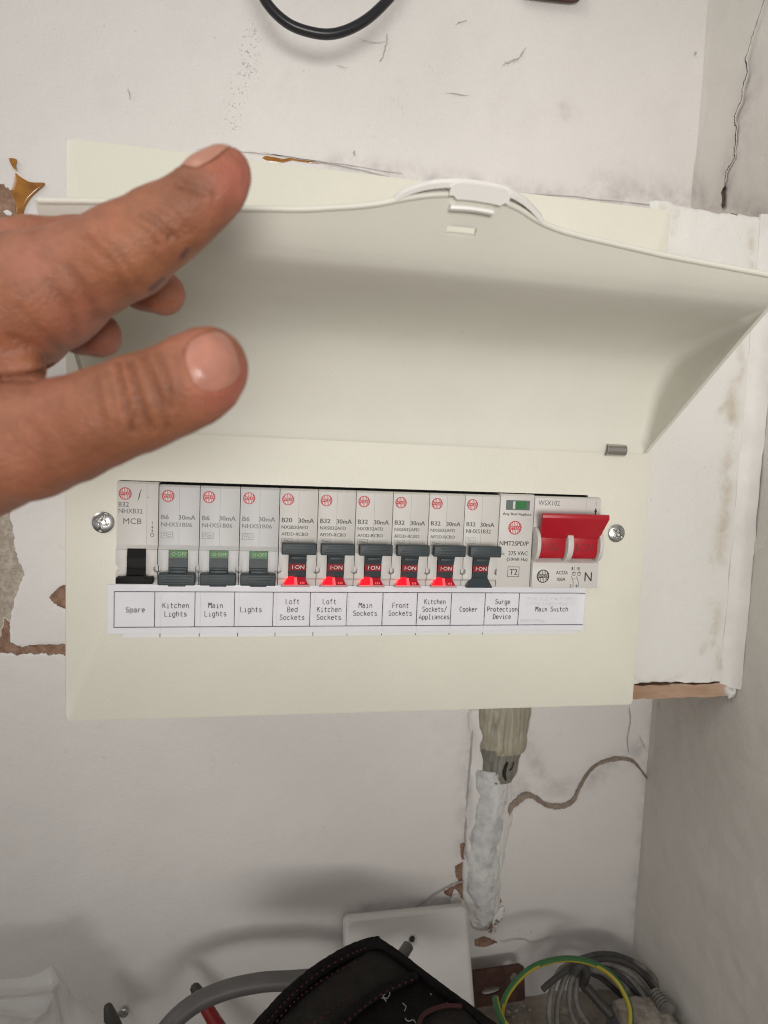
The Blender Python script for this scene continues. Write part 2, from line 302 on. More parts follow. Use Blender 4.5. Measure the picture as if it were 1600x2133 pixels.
# ------------------------------------------------------------------ setting: two walls and the dusty floor
WY, SX, FZ = 0.1, 0.359, -0.252
def W2(pts): return np.array([at(x, y, WY)[[0, 2]] for x, y in pts])
def axis_pts(lo, a, b, hi, fine, coarse): return np.concatenate([np.arange(lo, a, coarse), np.arange(a, b, fine), np.arange(b, hi, coarse), [hi]])
def set_attr(o, name, arr): o.data.attributes.new(name, 'FLOAT', 'POINT').data.foreach_set('value', np.asarray(arr, np.float32))
def sheet(name, A, B, fn, m, attrs, flip=False):
    GA, GB = np.meshgrid(A, B, indexing='ij'); Q = np.stack([GA.ravel(), GB.ravel()], 1); V, at_ = fn(Q); nb = len(B)
    I = (np.arange(len(A) - 1)[:, None] * nb + np.arange(nb - 1)[None]).ravel(); Fq = np.stack([I, I + nb, I + nb + 1, I + 1], 1)
    if flip: Fq = Fq[:, ::-1]
    me = bpy.data.meshes.new(name); me.vertices.add(len(V)); me.vertices.foreach_set('co', V.astype(np.float32).ravel())
    me.loops.add(Fq.size); me.loops.foreach_set('vertex_index', Fq.ravel().astype(np.int32)); me.polygons.add(len(Fq))
    me.polygons.foreach_set('loop_start', np.arange(0, Fq.size, 4, dtype=np.int32)); me.polygons.foreach_set('use_smooth', np.ones(len(Fq), bool)); me.materials.append(m); me.update(calc_edges=True)
    o = bpy.data.objects.new(name, me); col.objects.link(o)
    for k in ('brown', 'aggregate', 'scuff', 'grime'): set_attr(o, k, at_.get(k, np.full(len(V), -9.0 if k in ('brown', 'aggregate') else 0.0)))
    return o
def near_poly(Q, polys, lim=.012):
    out = np.full(len(Q), -.012)
    for p in polys:
        lo, hi = p.min(0) - lim, p.max(0) + lim; s = np.all((Q > lo) & (Q < hi), axis=1)
        out[s] = np.maximum(out[s], sdist(Q[s], p))
    return out
def falloff(Q, line, wdt):
    out = np.zeros(len(Q)); lo, hi = line.min(0) - 3 * wdt, line.max(0) + 3 * wdt; s = np.all((Q > lo) & (Q < hi), axis=1)
    out[s] = np.exp(-(seg_dist(Q[s], line) / wdt) ** 2); return out
BROWN = [W2(p) for p in (
    [(-60, 380), (0, 383), (14, 388), (30, 405), (36, 425), (36, 440), (30, 470), (22, 640), (14, 900), (-60, 900)],
    [(-10, 1358), (2, 1322), (10, 1290), (18, 1296), (22, 1340), (40, 1347), (90, 1343), (180, 1343), (180, 1366), (120, 1364), (80, 1361), (60, 1363), (20, 1361)],
    [(103, 1245), (122, 1224), (180, 1205), (180, 1290), (133, 1270), (115, 1258)],
    [(947, 1805), (968, 1795), (985, 1800), (985, 1838), (958, 1840), (950, 1825)], [(925, 1857), (948, 1845), (960, 1836), (985, 1830), (985, 1885), (965, 1876), (950, 1850), (940, 1868), (928, 1866)],
    [(1028, 1735), (1040, 1725), (1043, 1800), (1040, 1860), (1046, 1880), (1030, 1905), (1018, 1880), (1026, 1800)], [(988, 1957), (1010, 1952), (1038, 1962), (1030, 1968), (1008, 1973), (990, 1972)],
    [(958, 1760), (972, 1755), (974, 1790), (962, 1792)])]
AGG = [W2([(-120, 880), (10, 900), (22, 1085), (28, 1110), (30, 1150), (44, 1180), (50, 1195), (40, 1220), (31, 1250), (20, 1290), (16, 1318), (6, 1345), (-120, 1358)])]
SC = [W2([(525, 60), (515, 150), (495, 190), (480, 260)]), W2([(1035, 135), (1078, 125)]), W2([(735, 310), (740, 328)]), W2([(268, 185), (272, 205)]), W2([(820, 205), (845, 235)]), W2([(670, 1722), (690, 1745)]), W2([(890, 140), (915, 148)]), W2([(1070, 1940), (1160, 1950)]), W2([(780, 1860), (800, 1880)])]
GR = [(W2([(700, 345), (1000, 385), (1250, 420), (1400, 440)]), .006), (W2([(1260, 400), (1445, 425)]), .010), (W2([(1170, 215), (1178, 240)]), .003), (W2([(1360, 1480), (1350, 1560), (1345, 1700), (1325, 1950)]), .006), (W2([(985, 1490), (975, 1640), (968, 1780), (990, 1930)]), .006), (W2([(1060, 1640), (1200, 1640), (1330, 1560)]), .008), (W2([(760, 1890), (980, 1870)]), .004), (W2([(1080, 1490), (1130, 1620)]), .006)]
def wall_fn(Q):
    b = near_poly(Q, BROWN); a = near_poly(Q, AGG); P3 = np.c_[Q, np.zeros(len(Q))]
    rec = np.clip(np.maximum(a, b) / .0012, 0, 1) * .0013
    und = fbm(P3, 14, 3, 5) * .0013 + fbm(P3, 60, 3, 9) * .00028
    rec = rec + np.clip(a / .003, 0, 1) * fbm(P3, 260, 3, 3) * .0006
    # the plaster right of the pipe stands a little proud below the ragged filler seam
    V = np.stack([Q[:, 0], WY + rec + und * .6, Q[:, 1]], 1)
    s = np.zeros(len(Q));
    for k, l in enumerate(SC): s = np.maximum(s, falloff(Q, l, .0050 if k == 0 else .0016) * (1 if k == 0 else .7))
    g = np.zeros(len(Q))
    for l, wd in GR: g = np.maximum(g, falloff(Q, l, wd))
    return V, dict(brown=b * 1000, aggregate=a * 1000, scuff=s, grime=g)
ws = sheet('wall', axis_pts(-.70, -.13, SX - .001, SX, .0015, .02), axis_pts(FZ - .001, -.25, .43, .90, .0015, .02), wall_fn, M['wall'], None, flip=True)
tag(ws, 'white painted plaster wall with scuffs and torn brown patches behind the unit', None, kind='structure')
def S2(pts): return np.array([atX(x, y, SX)[[1, 2]] for x, y in pts])
SG = [(S2([(1520, 340), (1510, 420)]), .008), (S2([(1450, 395), (1470, 425), (1600, 450)]), .008), (S2([(1372, 1470), (1376, 1478)]), .0025), (S2([(1560, 180), (1545, 300)]), .01)]
def side_fn(Q):
    P3 = np.c_[Q, np.zeros(len(Q))]; X = SX - (fbm(P3, 16, 3, 21) * .0010 + fbm(P3, 120, 2, 22) * .00022); g = np.zeros(len(Q))
    X = np.where(Q[:, 0] > WY - .003, SX, X)
    for l, wd in SG: g = np.maximum(g, falloff(Q, l, wd))
    return np.stack([X, Q[:, 0], Q[:, 1]], 1), dict(grime=g)
ss = sheet('side_wall', axis_pts(-.60, -.16, WY, WY + .004, .002, .02), axis_pts(FZ - .001, -.25, .43, .90, .002, .02), side_fn, M['side'], None, flip=True)
tag(ss, 'grey painted side wall with a long crack', None, kind='structure')
def floor_fn(Q):
    P3 = np.c_[Q, np.zeros(len(Q))]; return np.stack([Q[:, 0], Q[:, 1], FZ + fbm(P3, 40, 4, 31) * .0022], 1), {}
fo = sheet('floor', axis_pts(-.70, -.10, .40, .45, .003, .03), axis_pts(-.60, -.10, WY, WY + .01, .003, .03), floor_fn, M['floor'], None)
tag(fo, 'dusty rubble strewn base under the unit', None, kind='structure')

# cracks and paint damage that belong to the walls
def w3(o, pts): return [tuple(p) for p in pts]
mb = MB()
for pts, wd in (([(408, 312), (550, 322), (700, 345), (900, 385), (1200, 412), (1390, 432)], .0005), ([(545, 318), (640, 334), (720, 345), (840, 362)], .0004), ([(806, 70), (805, 90), (798, 118), (790, 130)], .0006), ([(750, 84), (775, 90), (805, 88)], .0004), ([(948, 52), (972, 44)], .0006), ([(1045, 138), (1068, 128), (1080, 122), (1095, 100)], .0007), ([(928, 195), (978, 201)], .0004), ([(700, 138), (728, 144)], .0003), ([(738, 314), (737, 326)], .0008),
                ([(860, 1890), (905, 1862), (940, 1842), (966, 1832)], .0009), ([(1310, 1472), (1312, 1505), (1306, 1540), (1310, 1570)], .0005), ([(1330, 1530), (1345, 1562)], .0005), ([(1030, 1900), (1020, 1920), (1008, 1935), (985, 1930), (978, 1912)], .0011), ([(1040, 1960), (1085, 1954), (1110, 1962), (1150, 1948)], .0005), ([(1448, 108), (1447, 118)], .0012), ([(268, 185), (272, 208)], .0005), ([(970, 1690), (978, 1600), (985, 1500)], .0009), ([(975, 1800), (968, 1760), (972, 1700)], .0011)):
    P = spline(W2(pts), 6); n = len(P); P = P + rng.normal(0, .00022, P.shape)
    mb.ribbon(P, wd * (.6 + .8 * rng.random(n)) * np.clip(np.minimum(np.arange(n), np.arange(n)[::-1]) / 3 + .3, 0, 1), WY - .0012)
mb.build('hairline_crack', M['hair'], ws)
# ragged open filler seam running to the corner
seam = [((1046, 1745), 3), ((1053, 1712), 7), ((1062, 1683), 10), ((1078, 1668), 12), ((1094, 1656), 12), ((1112, 1659), 9), ((1131, 1672), 9), ((1150, 1678), 11), ((1175, 1677), 11), ((1194, 1665), 9), ((1206, 1640), 6), ((1222, 1612), 6), ((1241, 1593), 6), ((1269, 1582), 8), ((1294, 1579), 9), ((1316, 1584), 7), ((1331, 1599), 4), ((1347, 1621), 3)]
P = spline(W2([a for a, b in seam]), 7); wds = np.interp(np.linspace(0, 1, len(P)), np.linspace(0, 1, len(seam)), [b for a, b in seam]) / 3300 * .80 * (.75 + .5 * rng.random(len(P)))
mb = MB(); T = np.gradient(P, axis=0); T /= np.linalg.norm(T, axis=1)[:, None]; Nn = np.stack([-T[:, 1], T[:, 0]], 1); loops = []
for p, n_, wd in zip(P, Nn, wds): loops.append([(p[0] + n_[0] * wd * a, WY - .0011 - h, p[1] + n_[1] * wd * a) for a, h in ((-.75, 0), (-.4, .0006 + .0004 * rng.random()), (0, .0004 * rng.random()), (.4, .0005 + .0004 * rng.random()), (.75, 0))])
mb.loft(loops, closed=False); mb.build('filler_seam', M['brownfill'], ws, 60)
# side wall crack with lifted paint edge
cr = [(1599, -20), (1597, 0), (1594, 8), (1584, 40), (1575, 67), (1569, 85), (1564, 107), (1557, 125), (1562, 150), (1557, 167), (1551, 185), (1549, 207), (1537, 237), (1535, 255), (1539, 267), (1537, 295), (1535, 322), (1532, 335), (1522, 350), (1517, 362), (1514, 390), (1511, 400), (1512, 432)]
P = S2(cr); P = spline(P, 5); n = len(P); P = P + rng.normal(0, .0003, P.shape); fr = np.linspace(0, 1, n)
wd = .0007 + .0009 * rng.random(n); wd = np.where(fr < .3, wd * .45, wd); wd = np.where(fr > .9, .0032, wd)
mb = MB(); V = []
def side_ribbon(mb, P, wd, lift, off=0):
    T = np.gradient(P, axis=0); T /= np.linalg.norm(T, axis=1)[:, None]; Nn = np.stack([-T[:, 1], T[:, 0]], 1); V = []
    for p, n_, w_ in zip(P, Nn, wd): V += [(SX - lift, p[0] + n_[0] * (off + w_ / 2), p[1] + n_[1] * (off + w_ / 2)), (SX - lift, p[0] + n_[0] * (off - w_ / 2), p[1] + n_[1] * (off - w_ / 2))]
    mb.add(V, [(2 * k, 2 * k + 1, 2 * k + 3, 2 * k + 2) for k in range(len(P) - 1)])
side_ribbon(mb, P, wd, .0014); mb.build('crack', M['crack'], ss)  # dark ribbon laid over the wall, no groove is cut
mb = MB(); s_ = slice(n // 4, int(n * .9)); side_ribbon(mb, P[s_], np.full(len(P[s_]), .0008), .0016, -.0009); mb.build('paint_flake', M['flake'], ss)

# amber glue patches stuck on the wall
def patch(name, px, thick, m, parent, dome=.0006, Y=WY):
    P = W2(px) if Y == WY else np.array([at(x, y, Y)[[0, 2]] for x, y in px]); P = spline(np.vstack([P, P[:1]]), 4)[:-1]; c = P.mean(0); mb = MB(); loops = []
    for k, (s, h) in enumerate(((1.0, 0), (1.0, thick), (.9, thick + dome * .5), (.6, thick + dome), (.15, thick + dome * .8))): loops.append([(c[0] + (p[0] - c[0]) * s, Y - .0006 - h, c[1] + (p[1] - c[1]) * s) for p in P])
    mb.loft(loops, cap1=True); return mb.build(name, m, parent, 50)
patch('glue_patch', [(33, 361), (49, 373), (66, 381), (95, 383), (80, 399), (63, 416), (52, 437), (47, 462), (38, 470), (33, 455), (35, 427), (25, 399), (30, 381)], .0005, M['amber'], ws)
patch('glue_patch', [(19, 331), (28, 331), (36, 334), (34, 346), (36, 358), (26, 347)], .0004, M['amber'], ws, .0003)
patch('glue_patch', [(546, 330), (556, 326), (580, 333), (615, 330), (670, 340), (690, 340), (650, 341), (612, 335), (585, 341), (560, 337)], .0003, M['amber'], ws, .0002)
patch('paint_flake', [(8, 442), (16, 438), (26, 444), (24, 450), (15, 449)], .0004, M['flake'], ws, .0003)
patch('paint_flake', [(938, 1872), (948, 1862), (958, 1868), (952, 1885), (940, 1884)], .0008, M['flake'], ws, .0004)
patch('paint_flake', [(1033, 1712), (1042, 1705), (1048, 1730), (1044, 1800), (1036, 1800), (1038, 1750)], .0012, M['flake'], ws, .0006)
patch('paint_flake', [(1028, 1908), (1040, 1890), (1050, 1888), (1046, 1910), (1036, 1922), (1030, 1940), (1014, 1938), (1022, 1924)], .0006, M['wall'], ws, .0006)

# ------------------------------------------------------------------ painted boxing right of the unit
bx = thing('boxed_casing', 'white painted boxing between the unit and the side wall, chipped along its top', 'boxing', (.32, .06, .0))
def local(o, root):
    o.data.transform(Matrix.Translation(-Vector(root.location))); return o
BY = .0215
def board_fn(Q):
    P3 = np.c_[Q, np.zeros(len(Q))]; top = .2662 + .0015 * fbm(P3 * [1, 0, 0], 90, 3, 41); Z = np.minimum(Q[:, 1], top)
    bot = .0040 + .0009 * fbm(P3 * [1, 0, 0], 110, 3, 47); Z = np.maximum(Z, bot)
    e = np.clip((Z - (top - .003)) / .003, 0, 1); Y = BY + fbm(P3, 30, 4, 43) * .00055 + fbm(P3, 160, 2, 49) * .00012 + e ** 2 * .0022
    l = np.clip((.2885 - Q[:, 0]) / .0035, 0, 1); Y = Y + l ** 2 * .003 + np.clip((.009 - Z) / .004, 0, 1) * (.0008 + .0010 * fbm(P3, 130, 2, 48))
    B2 = lambda px: np.array([at(x, y, BY)[[0, 2]] for x, y in px]); g = np.zeros(len(Q)); br = np.full(len(Q), -.012)
    for l_, wd in ((B2([(1540, 720), (1548, 760), (1535, 800)]), .0025), (B2([(1525, 830), (1500, 855), (1485, 870)]), .0018), (B2([(1528, 800), (1515, 1000), (1500, 1160)]), .0042), (B2([(1480, 1160), (1485, 1190)]), .002), (B2([(1490, 1260), (1485, 1340), (1495, 1390)]), .0042), (B2([(1470, 1340), (1462, 1360)]), .002), (B2([(1410, 440), (1402, 480)]), .002), (B2([(1568, 480), (1565, 560)]), .0025), (B2([(1376, 432), (1400, 436)]), .002)): g = np.maximum(g, falloff(Q, l_, wd))
    for p in ([(1525, 440), (1530, 434), (1550, 436), (1548, 443), (1536, 446)], [(1583, 442), (1600, 446), (1600, 452), (1588, 449)]): br = np.maximum(br, near_poly(Q, [B2(p)]))
    return np.stack([Q[:, 0], Y, Z], 1), dict(grime=g * 1.6, brown=br * 1000)
fb = sheet('front_board', np.arange(.2845, .3512, .0012), np.arange(.002, .2682, .0012), board_fn, M['board'], None, flip=True); fb.parent = bx; local(fb, bx)
mb = MB(); mb.box(.2850, .3508, BY + .004, WY - .0015, .003, .2640); o = mb.build('casing_body', M['chip'], bx); local(o, bx)
mb = MB(); loops = []
for k, z in enumerate(np.linspace(.001, .2660, 90)):
    wob = .0005 * float(fbm(np.array([[z, 0, 0]]), 70, 3, 44)[0]); x0 = .3492 + wob
    sect = [(0, .0010), (.0002, -.0002), (.0012, -.0006), (.0044, -.0012 + wob), (.0070, -.0032), (.0088, -.0050), (.0096, -.0062), (.0096, .006)]
    loops.append([(x0 + a, BY + b, z) for a, b in sect])
mb.loft(loops, cap0=True, cap1=True); o = mb.build('corner_bead', M['bead'], bx, 40); local(o, bx)
mb = MB(); loops = []
for x in np.linspace(.2846, .3535, 60):
    n1 = .0004 * float(fbm(np.array([[x, 1, 0]]), 150, 3, 45)[0]); n2 = .0005 * float(fbm(np.array([[x, 2, 0]]), 120, 3, 46)[0])
    loops.append([(x, BY - .0002 + n1, .0030 + n1), (x, BY - .0014 + n2, .0018 + n2), (x, BY - .0014 + n1, -.0044 + n2), (x, BY + .002, -.0052 + n2), (x, WY - .002, -.0052), (x, WY - .002, .0020)])
mb.loft(loops, cap0=True, cap1=True); o = mb.build('bottom_batten', M['wood'], bx, 40); local(o, bx)
mb = MB(); V = []; 
o = bpy.data.objects.new('plaster_blob', bpy.data.meshes.new('plaster_blob')); bm = bmesh.new(); bmesh.ops.create_icosphere(bm, subdivisions=3, radius=1)
for v in bm.verts:
    n_ = float(fbm(np.array([v.co[:]]), 1.6, 3, 50)[0]); v.co = Vector((.3555 + v.co.x * .0034 * (1 + .6 * n_), BY + .000 + v.co.y * .0045, -.0015 + v.co.z * .0040 * (1 + .7 * n_) + v.co.x * .002))
for f in bm.faces: f.smooth = True
bm.to_mesh(o.data); bm.free(); o.data.materials.append(M['bead']); col.objects.link(o); o.parent = bx; local(o, bx)

# ------------------------------------------------------------------ the consumer unit
cu = thing('consumer_unit', 'cream metal consumer unit on the wall with its curved lid raised', 'consumer unit', (.141, WY, 0))
def part(mb, name, m, root, sm=None, parent=None):
    o = mb.build(name, m, None, sm); local(o, root); o.parent = parent or root; return o
PW, PH = .2820, .2542; HX0, HX1, HZ0, HZ1 = .0227, .2478, .0600, .1108
mb = MB(); mb.loft([rrect(.0005, PW - .0005, .0005, PH - .0005, .002, .016), rrect(0, PW, 0, PH, .002, .0014), rrect(.0004, PW - .0004, .0004, PH - .0004, .002, .0004), rrect(.0014, PW - .0014, .0014, PH - .0014, .0016, 0), rrect(HX0, HX1, HZ0, HZ1, .0004, 0), rrect(HX0, HX1, HZ0, HZ1, .0004, .0016)])
part(mb, 'front_cover', M['cream'], cu, 30)
mb = MB(); mb.box(.002, PW - .002, .0142, WY - .0015, .002, PH - .002, .001); part(mb, 'enclosure', M['cream'], cu, 30)
mb = MB(); mb.box(HX0 - .004, HX1 + .004, .012, .0141, HZ0 - .004, HZ1 + .004); part(mb, 'dark_interior', M['black'], cu)
# cover screws: domed head with a cross recess, real relief
def screw_mesh(r, ang, name, x, z, recess=1.0):
    G = 44; mb = MB(); idx = {}; ca, sa = math.cos(ang), math.sin(ang)
    for i in range(G + 1):
        for j in range(G + 1):
            a, b = (i / G * 2 - 1), (j / G * 2 - 1); rr = math.hypot(a, b)
            if rr > 1.12: continue
            if rr > 1: a, b = a / rr, b / rr; rr = 1
            u, v = a * ca + b * sa, -a * sa + b * ca; h = .38 * math.sqrt(max(0, 1 - .82 * rr * rr)) - .16
            slot = min(max((.15 - abs(v)) / .05, 0), 1) * min(max((.95 - abs(u)) / .06, 0), 1) * .18; cross = max(min(max((.15 - abs(v)) / .05, 0), 1) * min(max((.55 - abs(u)) / .08, 0), 1), min(max((.14 - abs(u)) / .05, 0), 1) * min(max((.55 - abs(v)) / .08, 0), 1)) * .30
            u2, v2 = (u + v) * .7071, (u - v) * .7071; dia = max(min(max((.07 - abs(v2)) / .04, 0), 1) * min(max((.36 - abs(u2)) / .05, 0), 1), min(max((.07 - abs(u2)) / .04, 0), 1) * min(max((.36 - abs(v2)) / .05, 0), 1)) * .12
            idx[i, j] = len(mb.V); mb.V.append((x + a * r, -.0004 - (h - max(slot, cross, dia) * recess) * r * (1 if rr < 1 else 0), z + b * r))
    for i in range(G):
        for j in range(G):
            q = [(i, j), (i + 1, j), (i + 1, j + 1), (i, j + 1)]
            if all(k in idx for k in q): mb.F.append(tuple(idx[k] for k in q)); mb.M.append(0)
    return mb
part(screw_mesh(.00475, 1.30, 'screw', .0160, .0917), 'screw', M['zinc'], cu, 30)['label'] = 'zinc cover screw left of the breakers'
part(screw_mesh(.0046, -.55, 'screw', .2648, .0917), 'screw', M['zinc'], cu, 30)['label'] = 'zinc cover screw right of the red switch'
mb = MB(); put_text(mb, 'MAIN SWITCH', .2165, .2460, .0622, .0034, -.00012); part(mb, 'lettering', M['red'], cu)

# lid: a curved shell hinged at the top of the opening, swung up; wavy front lip; side cheeks
PR = spline([(-.0004, .1325), (-.0037, .1460), (-.0087, .1590), (-.0152, .1696), (-.0245, .1776), (-.0387, .1830), (-.0560, .1865), (-.0700, .1887), (-.0790, .1906), (-.0840, .1931), (-.0874, .1958), (-.0903, .1990)], 10)
E_TAB = np.array([(.005, 0), (.0152, 0.0), (.0358, .0020), (.0744, .0040), (.0955, .0059), (.1113, .0085), (.1184, .0100), (.1232, .0115), (.1310, .0138), (.1383, .0152), (.1477, .0159), (.1573, .0154), (.1647, .0138), (.1719, .0105), (.1799, .0083), (.1885, .0070), (.2032, .0055), (.2236, .0034), (.2661, .0005), (.2765, 0), (.29, 0)])
def eX(x):
    return np.interp([x - .003, x - .0015, x, x + .0015, x + .003], E_TAB[:, 0], E_TAB[:, 1]).mean()
LD = np.array([-.6, .8]); XL, XR, RF = .0148, .2762, .0048
xs = np.sort(np.concatenate([np.linspace(XL + RF, XR - RF, 120), [.1424, .1522]])); lip0 = PR[-1]; hinge = PR[0]
def lid_rows():
    rows = []
    K = len(PR)
    s = np.linspace(0, 1, K); plen = np.r_[0, np.cumsum(np.linalg.norm(np.diff(PR, axis=0), axis=1))]; plen /= plen[-1]
    for k in range(K):
        p = PR[k]; ch = hinge + (lip0 - hinge) * plen[k]; D = np.linalg.norm(ch - p); dr = (ch - p) / (D + 1e-9); re = min(RF, D * .9 + 1e-5); row = []
        def pt(x, h): q = p + dr * min(h, D); return (x, q[0], q[1])
        lfrac = max(0, (k - (K - 28)) / 27.0)
        for t in (1, .6, .25, 0): row.append(pt(XL, re + (D - re) * t))
        for a in np.linspace(75, 15, 5): a_ = math.radians(a); row.append(pt(XL + re * (1 - math.sin(a_)), re * (1 - math.cos(a_))))
        for x in xs:
            e = eX(x) * lfrac ** 2
            X = XL + re + (x - XL - RF) * (XR - XL - 2 * re) / (XR - XL - 2 * RF)
            row.append((X, p[0] + LD[0] * e, p[1] + LD[1] * e))
        for a in np.linspace(15, 75, 5): a_ = math.radians(a); row.append(pt(XR - re * (1 - math.sin(a_)), re * (1 - math.cos(a_))))
        for t in (0, .25, .6, 1): row.append(pt(XR, re + (D - re) * t))
        rows.append(row)
    return rows
rows = lid_rows(); V = [p for r in rows for p in r]; nc = len(rows[0])
# slot in the lip, right of centre
Fs = [(k * nc + i, k * nc + i + 1, (k + 1) * nc + i + 1, (k + 1) * nc + i) for k in range(len(rows) - 1) for i in range(nc - 1)]
lid = mesh('lid', V, Fs, M['lid'], None, True); local(lid, cu); lid.parent = cu
bm = bmesh.new(); bm.from_mesh(lid.data); bmesh.ops.remove_doubles(bm, verts=bm.verts, dist=2e-5); bmesh.ops.recalc_face_normals(bm, faces=bm.faces)
kill = []
for f in bm.faces:
    c = f.calc_center_median() + Vector(cu.location)
    if .1424 < c.x < .1522:
        q_ = lip0 + LD * eX(c.x); sd_ = math.hypot(q_[0] - c.y, q_[1] - c.z)
        if .0105 < sd_ < .0127 and c.y < -.07: kill.append(f)
bmesh.ops.delete(bm, geom=kill, context='FACES'); print('slot faces', len(kill))
cen = [f for f in bm.faces if abs(f.calc_center_median().x + cu.location.x - .147) < .002]; cen.sort(key=lambda f: f.calc_center_median().z)
if cen[len(cen) // 2].normal.z > 0: bmesh.ops.reverse_faces(bm, faces=bm.faces)
bm.to_mesh(lid.data); bm.free()
sol = lid.modifiers.new('thickness', 'SOLIDIFY'); sol.thickness = .0017; sol.offset = -1; sol.use_even_offset = False
bv = lid.modifiers.new('edge', 'BEVEL'); bv.width = .0005; bv.segments = 2; bv.limit_method = 'ANGLE'; bv.angle_limit = math.radians(50)
lid['label'] = 'curved cream lid swung up with a wavy front edge'
def lipP(x, s, off=0):
    """point on the lip: x along, s metres back from the wavy rim, off metres towards the viewer side"""
    e = eX(x); q = lip0 + LD * (e - s); n_ = np.array([-.8, -.6]); q = q + n_ * off; return (x, q[0], q[1])
mb = MB(); mb.tube([lipP(x, .0002, -.0006) for x in np.linspace(XL + .001, XR - .0005, 150)], .00105, 10); part(mb, 'rim_bead', M['lid'], cu, 60, lid)
# white finger tab along the raised middle of the rim
mb = MB(); loops = []
for x in np.linspace(.1235, .1745, 40):
    t = abs(x - .149) / .0255; hh = .0034 * max(0, 1 - t ** 4) ** .6 + .0004; lo_ = max(-.0002, hh - .0016)
    loops.append([lipP(x, -hh, .0006), lipP(x, -hh - .0007, -.0010), lipP(x, -hh, -.0032), lipP(x, .001, -.0040), lipP(x, .0040, -.0038), lipP(x, .0040, -.0023), lipP(x, -lo_, -.0022), lipP(x, -lo_, .0006)])
mb.loft(loops, cap0=True, cap1=True); ft = part(mb, 'finger_tab', M['tab'], cu, 40, lid)
mb = MB(); loops = []
for x in np.linspace(.1405, .1605, 16):
    t = abs(x - .1505) / .010; hh = .0026 - .0012 * max(0, (t - .85) / .15)
    loops.append([lipP(x, -hh - .0012, .0014), lipP(x, -hh - .0016, -.001), lipP(x, -hh, -.003), lipP(x, .0008, -.001), lipP(x, .0010 if t < .8 else -.0002, .0006), lipP(x, .0010 if t < .8 else -.0002, .0016)])
mb.loft(loops, cap0=True, cap1=True); part(mb, 'latch_clip', M['tab'], cu, 40, lid)
mb = MB(); loops = []
for x in np.linspace(.1415, .1560, 10): loops.append([lipP(x, .0026, .0002), lipP(x, .0028, .0020), lipP(x, .0036, .0024), lipP(x, .0045, .0018), lipP(x, .0046, .0002)])
mb.loft(loops, cap0=True, cap1=True); part(mb, 'latch_bar', M['tab'], cu, 40, lid)
# metal hinge clip
mb = MB(); prof = [(-.0004 - .0032 * math.sin(a) - .0006, .1316 + .0026 - .0032 * math.cos(a)) for a in np.linspace(.1, PI * .80, 10)] 
prof2 = [(y + .0006, z + .0001) for y, z in prof[::-1]]
mb.extrude(prof + prof2, 'x', .2550, .2652); part(mb, 'hinge_clip', M['steel'], cu, 50)

# ------------------------------------------------------------------ devices clipped in the unit (millimetres, local: x right, y towards the wall, z up)
MX0, PITCH, MZ0 = .0222, .0178, .0643
def mm(mb): mb.V = [(a * .001, b * .001, c * .001) for a, b, c in mb.V]; return mb
def dpart(mb, name, m, root, sm=None): return mm(mb).build(name, m, root, sm)
def logo(root, cx, cz, r, y, m, name='logo'):
    mb = MB(); n = 36
    mb.add([(cx + r * math.cos(2 * PI * i / n), y, cz + r * math.sin(2 * PI * i / n)) for i in range(n)], [tuple(range(n))], 0)
    ri = r * .88; hb = r * .27
    for k in range(-3, 4):
        x = k * r * .245; wv = r * .078
        for sg in (1, -1):
            t = math.sqrt(max(0, ri * ri - (abs(x) + wv) ** 2)) 
            if t <= hb * 1.1: continue
            za, zb = sorted((cz + sg * hb, cz + sg * t)); mb.add([(cx + x - wv, y - .015, za), (cx + x + wv, y - .015, za), (cx + x + wv, y - .015, zb), (cx + x - wv, y - .015, zb)], [(0, 1, 2, 3)], 1)
    put_text(mb, 'WYLEX', cx - r * .86, cx + r * .86, cz, r * .36, y - .016, 1)
    return dpart(mb, name, [m, M['white']], root)
def line(mb, x0, x1, z0, z1, y, mi=0): mb.add([(x0, y, z0), (x1, y, z0), (x1, y, z1), (x0, y, z1)], [(0, 1, 2, 3)], mi)
def frame_box(mb, x0, x1, z0, z1, t, y, mi=0):
    line(mb, x0, x1, z0, z0 + t, y, mi); line(mb, x0, x1, z1 - t, z1, y, mi); line(mb, x0, x0 + t, z0 + t, z1 - t, y, mi); line(mb, x1 - t, x1, z0 + t, z1 - t, y, mi)
def wave(mb, x0, x1, zc, amp, t, y):
    xs_ = np.linspace(x0, x1, 13); mb.ribbon(np.stack([xs_, zc + amp * np.sin((xs_ - x0) / (x1 - x0) * 2 * PI)], 1), t, y)
UF = -2.6      # upper front face
def breaker_body(root, m, top=45.2, uf=UF, win=(4.7, 13.0), mcb=False):
    W = 17.62; mb = MB(); x0 = .09
    mb.extrude([(12, top), (uf + 1.2, top), (uf, top - .9), (uf, 18.0), (uf - 1.7, 16.2), (12, 16.2)], 'x', x0, W, bev=.14)
    nz, nr = 7.4, 1.75
    L_ = [(x0, 16.15), (win[0], 16.15), (win[0], 3.6), (x0, 3.6), (x0, nz - nr), (x0 + nr * .8, nz - nr * .5), (x0 + nr * .8, nz + nr * .5), (x0, nz + nr)]
    R_ = [(win[1], 16.15), (W, 16.15), (W, nz + nr), (W - nr * .8, nz + nr * .5), (W - nr * .8, nz - nr * .5), (W, nz - nr), (W, 3.6), (win[1], 3.6)]
    mb.extrude(L_, 'y', uf - 1.7, 9, bev=.12); mb.extrude(R_, 'y', uf - 1.7, 9, bev=.12)
    mb.extrude([(12, 3.55), (uf - 1.5, 3.55), (uf, 2.6), (uf, 0), (12, 0)], 'x', x0, W, bev=.12)
    mb.box(x0, W, 3.2, 9, 3.5, 16.2); mb.box(x0, x0 + 1.6, uf + 1.6, 3, 5.2, 9.6); mb.box(W - 1.6, W, uf + 1.6, 3, 5.2, 9.6)
    return dpart(mb, 'body', m, root, 30)
